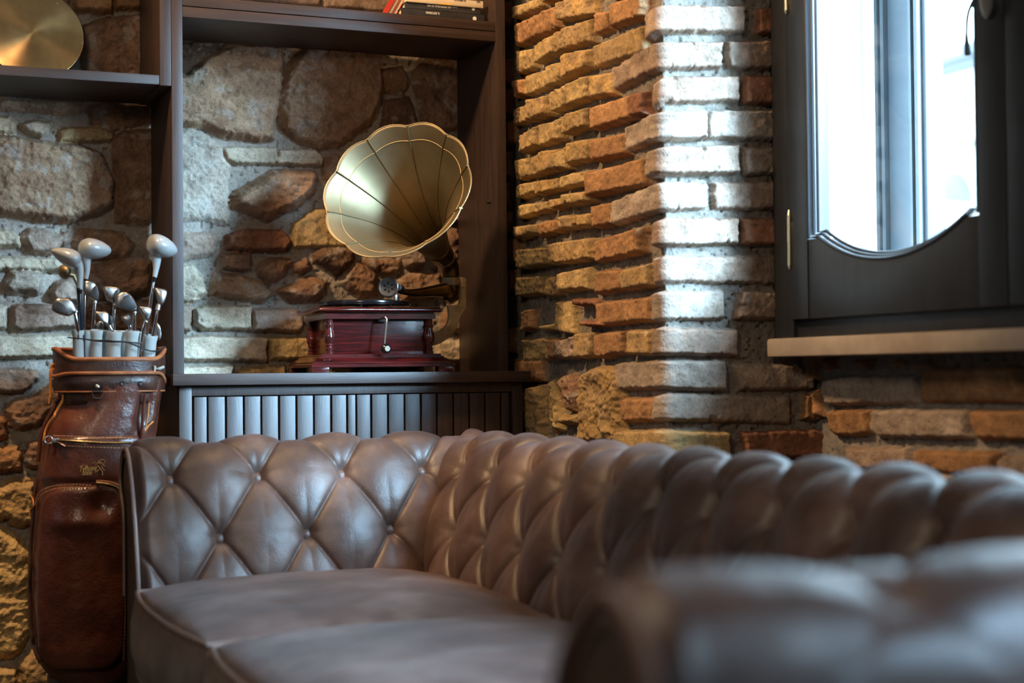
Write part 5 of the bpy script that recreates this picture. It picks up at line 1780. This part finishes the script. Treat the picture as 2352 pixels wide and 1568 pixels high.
def wood(label, Y, c, tip, up, dep, neck, nr, shaft_pts, smat, mat, taper, flat=.75, ferr=(0, 0), face=None):
    P0 = k3(*shaft_pts[-1], Y)
    C_ = empty('golf_club', P0, label, 'golf club', 'golf clubs standing in the leather bag')
    cc = k3(*c, Y); a1 = k3(*tip, Y) - cc
    a2 = k3(*up, Y) - cc; a3 = Vector((a1.z * .0, 1, 0)) * dep
    mb = ellipsoid(MB(), cc, a1, a2, a3, taper, flat)
    h_ = mb.build('club_head', mat, C_, sharp=0)
    N_ = [k3(x, y, Y) for x, y in neck]
    nn = catmull(N_, 6)
    rr = np.interp(np.linspace(0, 1, len(nn)), np.linspace(0, 1, len(nr)), nr) * S3
    MB().tube(nn, [float(x) for x in rr], 18).build('hosel', mat, C_)
    f0, f1 = k3(*ferr[0], Y), k3(*ferr[1], Y)
    MB().tube([f0, f1], [nr[-1] * S3 * 1.04, nr[-1] * S3 * .8], 16).build('ferrule', M_BLACKGLOSS, C_)
    shaft(C_, k3(*shaft_pts[0], Y), k3(*shaft_pts[-1], Y), .0036 if smat is M_CHROME else .0052, .0044 if smat is M_CHROME else .0062, smat)
    if face is not None:
        pts = [k3(x, y, Y) for x, y in face]
        mb = MB().prism([(p.x, p.z) for p in pts], 'y', Y - dep * .92, Y - dep * .60, .002)
        mb.build('face_plate', M_DARKSTEEL, h_, sharp=30)
    return C_
M_SHAFTBLUE = simple('glossy blue black shaft', (.006, .012, .02), (.012, .02, .03), rough=.15, scale=10)
wood('pale grey wood club with a blue black shaft, its head pointing left over the bag', 3.695, (205, 300), (35, 225), (240, 205), .040,
     [(250, 340), (330, 370), (370, 440), (373, 560), (368, 680)], (60, 66, 46, 36, 34), [(368, 700), (385, 1150)], M_SHAFTBLUE, M_WHITEPAINT, -.45, .9, ((367, 665), (366, 735)))
wood('pale grey wood club with a dark striking face, second wood from the left', 3.735, (545, 215), (735, 235), (555, 98), .045,
     [(440, 270), (450, 370), (455, 460), (440, 560)], (70, 48, 34, 25), [(438, 590), (415, 1150)], M_CHROME, M_WHITEPAINT, -.30, 1.0, ((441, 552), (438, 590)),
     )
wood('pale grey wood club at the far right of the bag, its head against the upright', 3.715, (1325, 190), (1500, 235), (1335, 60), .048,
     [(1250, 270), (1262, 360), (1255, 450), (1240, 540)], (80, 50, 34, 26), [(1232, 590), (1180, 920)], M_CHROME, M_WHITEPAINT, -.28, 1.0, ((1238, 535), (1230, 595)))
# brass wood behind
C_ = empty('golf_club', k3(380, 1150, 3.80), 'small brass coloured wood club half hidden behind the left pale wood', 'golf club', 'golf clubs standing in the leather bag')
ellipsoid(MB(), k3(190, 470, 3.80), k3(120, 440, 3.80) - k3(190, 470, 3.80), k3(215, 390, 3.80) - k3(190, 470, 3.80), Vector((0, .03, 0)), -.2, 1).build('club_head', M_BRASS, C_, sharp=0)
MB().tube([k3(190, 490, 3.80), k3(300, 520, 3.80), k3(345, 620, 3.80)], [40 * S3, 26 * S3, 20 * S3], 14).build('hosel', M_BRASS, C_)
shaft(C_, k3(345, 620, 3.80), k3(390, 1150, 3.80), .004, .005, M_CHROME)


def iron(label, Y, outl, face, sh, r=(.0042, .0048), dep=.016, hosel=None, yaw=0):
    C_ = empty('golf_club', k3(*sh[-1], Y), label, 'golf club', 'golf clubs standing in the leather bag')
    P_ = [k3(x, y, Y) for x, y in outl]
    cx_ = sum(p.x for p in P_) / len(P_)
    # rounded outline
    loop = []
    n = len(P_)
    for i in range(n):
        p0, p1, p2, p3 = P_[i - 1], P_[i], P_[(i + 1) % n], P_[(i + 2) % n]
        for k in range(4):
            t = k / 4
            loop.append(.5 * ((2 * p1) + (p2 - p0) * t + (2 * p0 - 5 * p1 + 4 * p2 - p3) * t * t + (3 * p1 - p0 - 3 * p2 + p3) * t ** 3))
    ctr = sum(loop, Vector()) / len(loop)
    V, F = [], []
    m_ = len(loop)
    for s_, dy in ((.72, -dep * .62), (.90, -dep * .5), (1.0, -dep * .18), (1.0, dep * .2), (.88, dep * .5)):
        for p in loop:
            q = ctr + (p - ctr) * s_
            V.append(Vector((q.x, q.y + dy, q.z)))
    for i in range(4):
        for k in range(m_):
            l = (k + 1) % m_
            F.append((i * m_ + k, i * m_ + l, (i + 1) * m_ + l, (i + 1) * m_ + k))
    F.append(tuple(range(m_))[::-1]); F.append(tuple(4 * m_ + k for k in range(m_)))
    h_ = MB().add(V, F).build('club_head', M_STEEL, C_, sharp=50)
    if face:
        fp = [k3(x, y, Y) for x, y in face]
        MB().prism([(p.x, p.z) for p in fp], 'y', Y - dep * .72, Y - dep * .3, .0016).build('club_face', M_DARKSTEEL, h_, sharp=30)
    pts = [k3(x, y, Y) for x, y in sh]
    hr = hosel or .0058
    MB().tube([pts[0], pts[0].lerp(pts[1], .45), pts[0].lerp(pts[1], .5)], [hr * .9, hr, hr * .8], 14).build('hosel', M_STEEL, C_)
    shaft(C_, pts[0].lerp(pts[1], .3), pts[-1], r[0], r[1], M_CHROME)
    return C_
iron('iron club lying lowest at the far left of the bag, its cavity facing left', 3.690, [(48, 920), (55, 850), (90, 790), (150, 778), (250, 790), (300, 840), (340, 940), (300, 960), (250, 990), (190, 985), (110, 962)],
     [(55, 910), (65, 840), (110, 815), (180, 860), (232, 930), (228, 975), (110, 950)], [(300, 900), (345, 1010), (352, 1150)], hosel=.0075)
iron('iron club with its sole shining just right of the blue black shaft', 3.725, [(408, 640), (420, 590), (470, 578), (545, 600), (585, 700), (590, 780), (570, 820), (520, 790), (450, 740), (420, 720)],
     [(478, 740), (520, 655), (558, 630), (584, 720), (568, 805), (512, 775)], [(555, 790), (540, 900), (525, 1150)])
iron('iron club in the middle of the bag behind the large dark faced wedge', 3.735, [(645, 650), (690, 640), (800, 655), (828, 690), (795, 850), (740, 830), (690, 800), (660, 730)],
     [(738, 785), (772, 700), (812, 668), (826, 700), (795, 845), (760, 835)], [(780, 830), (768, 900), (765, 1160)])
iron('large wedge with a dark grooved face in the middle of the bag', 3.695, [(780, 850), (790, 760), (850, 710), (920, 715), (990, 780), (1040, 890), (1030, 940), (960, 930), (860, 900), (800, 880)],
     [(828, 850), (870, 765), (925, 742), (985, 800), (1026, 895), (960, 920), (850, 888)], [(1015, 915), (1005, 1000), (1000, 1150)])
iron('small iron club low in the second white tube', 3.692, [(545, 940), (600, 935), (700, 955), (706, 1090), (680, 1100), (630, 1050), (590, 1000)],
     [(702, 965), (740, 1000), (745, 1060), (718, 1100), (706, 1080)], [(705, 1080), (725, 1130), (745, 1165)])
iron('iron club low between the wedge and the fourth white tube', 3.715, [(850, 1000), (900, 975), (975, 955), (972, 1085), (930, 1095), (880, 1050)],
     None, [(950, 1080), (955, 1110), (960, 1150)])
iron('iron club with a small triangular sole left of the chrome shafted wood', 3.690, [(1055, 880), (1110, 878), (1190, 890), (1205, 940), (1165, 1045), (1130, 1030), (1090, 960)],
     None, [(1150, 1030), (1125, 1090), (1105, 1160)])
iron('iron club standing highest at the right beside the dark upright', 3.705, [(1240, 668), (1330, 672), (1385, 710), (1352, 830), (1300, 870), (1270, 790)],
     None, [(1290, 850), (1258, 1000), (1225, 1200)], hosel=.0068)
iron('rounded putter head at the back right edge of the bag', 3.800, [(1240, 1080), (1285, 1075), (1312, 1150), (1315, 1240), (1290, 1270), (1250, 1230)],
     None, [(1250, 1200), (1220, 1240), (1200, 1300)])
iron('iron club lowest of all, only its bright edge rising from the second tube', 3.720, [(560, 1090), (600, 1045), (640, 1060), (645, 1140), (600, 1150), (565, 1140)],
     [(585, 1100), (610, 1065), (636, 1075), (638, 1130), (600, 1138)], [(620, 1130), (610, 1150), (600, 1180)])

# ------------------------------------------------------------------ light
w = bpy.data.worlds.new('sky'); sc.world = w; w.use_nodes = True
bg = w.node_tree.nodes['Background']
bg.inputs['Color'].default_value = (.56, .79, 1.0, 1)
bg.inputs['Strength'].default_value = 21.0


def portal(loc, direction, sx_, sy_, up=(0, 0, 1)):
    L = bpy.data.lights.new('portal', 'AREA'); L.shape = 'RECTANGLE'; L.size = sx_; L.size_y = sy_
    L.cycles.is_portal = True
    o = bpy.data.objects.new('daylight_portal', L); COL.objects.link(o)
    o.location = loc
    d = Vector(direction)
    o.rotation_euler = d.to_track_quat('-Z', 'Y').to_euler()
    return o
portal((WX1 - .01, 2.32, 1.6), (-1, 0, 0), 2.1, 1.42)
portal((WX1 - .01, -1.0, 1.35), (-1, 0, 0), 1.9, .82)
portal((XL - .21, (LW[0] + LW[1]) / 2, (LW[2] + LW[3]) / 2), (1, 0, 0), LW[1] - LW[0] + .1, LW[3] - LW[2] + .1)


def spot(loc, target, power, ang, col=(1, .64, .33), r=.04, blend=.6):
    L = bpy.data.lights.new('spot', 'SPOT'); L.energy = power; L.spot_size = R(ang); L.spot_blend = blend
    L.color = col; L.shadow_soft_size = r
    o = bpy.data.objects.new('ceiling_spot', L); COL.objects.link(o)
    o.location = loc
    o.rotation_euler = (Vector(target) - Vector(loc)).to_track_quat('-Z', 'Y').to_euler()
    return o
SL = bpy.data.lights.new('hazy_sun', 'SUN'); SL.energy = 19; SL.angle = R(13); SL.color = (.43, .71, 1.0)
so_ = bpy.data.objects.new('hazy_sun', SL); COL.objects.link(so_)
so_.location = (6, -4, 4)
so_.rotation_euler = Vector((-.507, .862, -.285)).to_track_quat('-Z', 'Y').to_euler()
S2 = bpy.data.lights.new('bright_haze', 'SUN'); S2.energy = 21; S2.angle = R(34); S2.color = (.43, .71, 1.0)
so_ = bpy.data.objects.new('bright_haze', S2); COL.objects.link(so_)
so_.location = (6, -4, 7)
so_.rotation_euler = Vector((-.507, .862, -.72)).to_track_quat('-Z', 'Y').to_euler()
spot((-.2, 3.0, 2.65), (1.66, 3.5, 1.2), 205, 60, r=.10)
spot((1.15, 3.45, 2.78), (1.5, 3.8, .9), 50, 75, r=.08)
spot((.05, 3.36, 2.78), (.2, 4.1, .3), 220, 32, r=.12)
PL = bpy.data.lights.new('unseen_fill_lamp', 'POINT'); PL.energy = 42; PL.color = (1, .80, .58); PL.shadow_soft_size = .18  # unseen warm fill light, added to brighten the wall under the window
po = bpy.data.objects.new('unseen_fill_lamp', PL); COL.objects.link(po); po.location = (-.35, 1.0, 1.95)

sc.view_settings.view_transform = 'Standard'
sc.view_settings.look = 'None'
sc.view_settings.gamma = 1
sc.view_settings.use_curve_mapping = False
sc.view_settings.exposure = 0.22
try:
    sc.cycles.use_denoising = True
    sc.cycles.max_bounces = 8
    sc.cycles.sample_clamp_indirect = 6
except Exception:
    pass
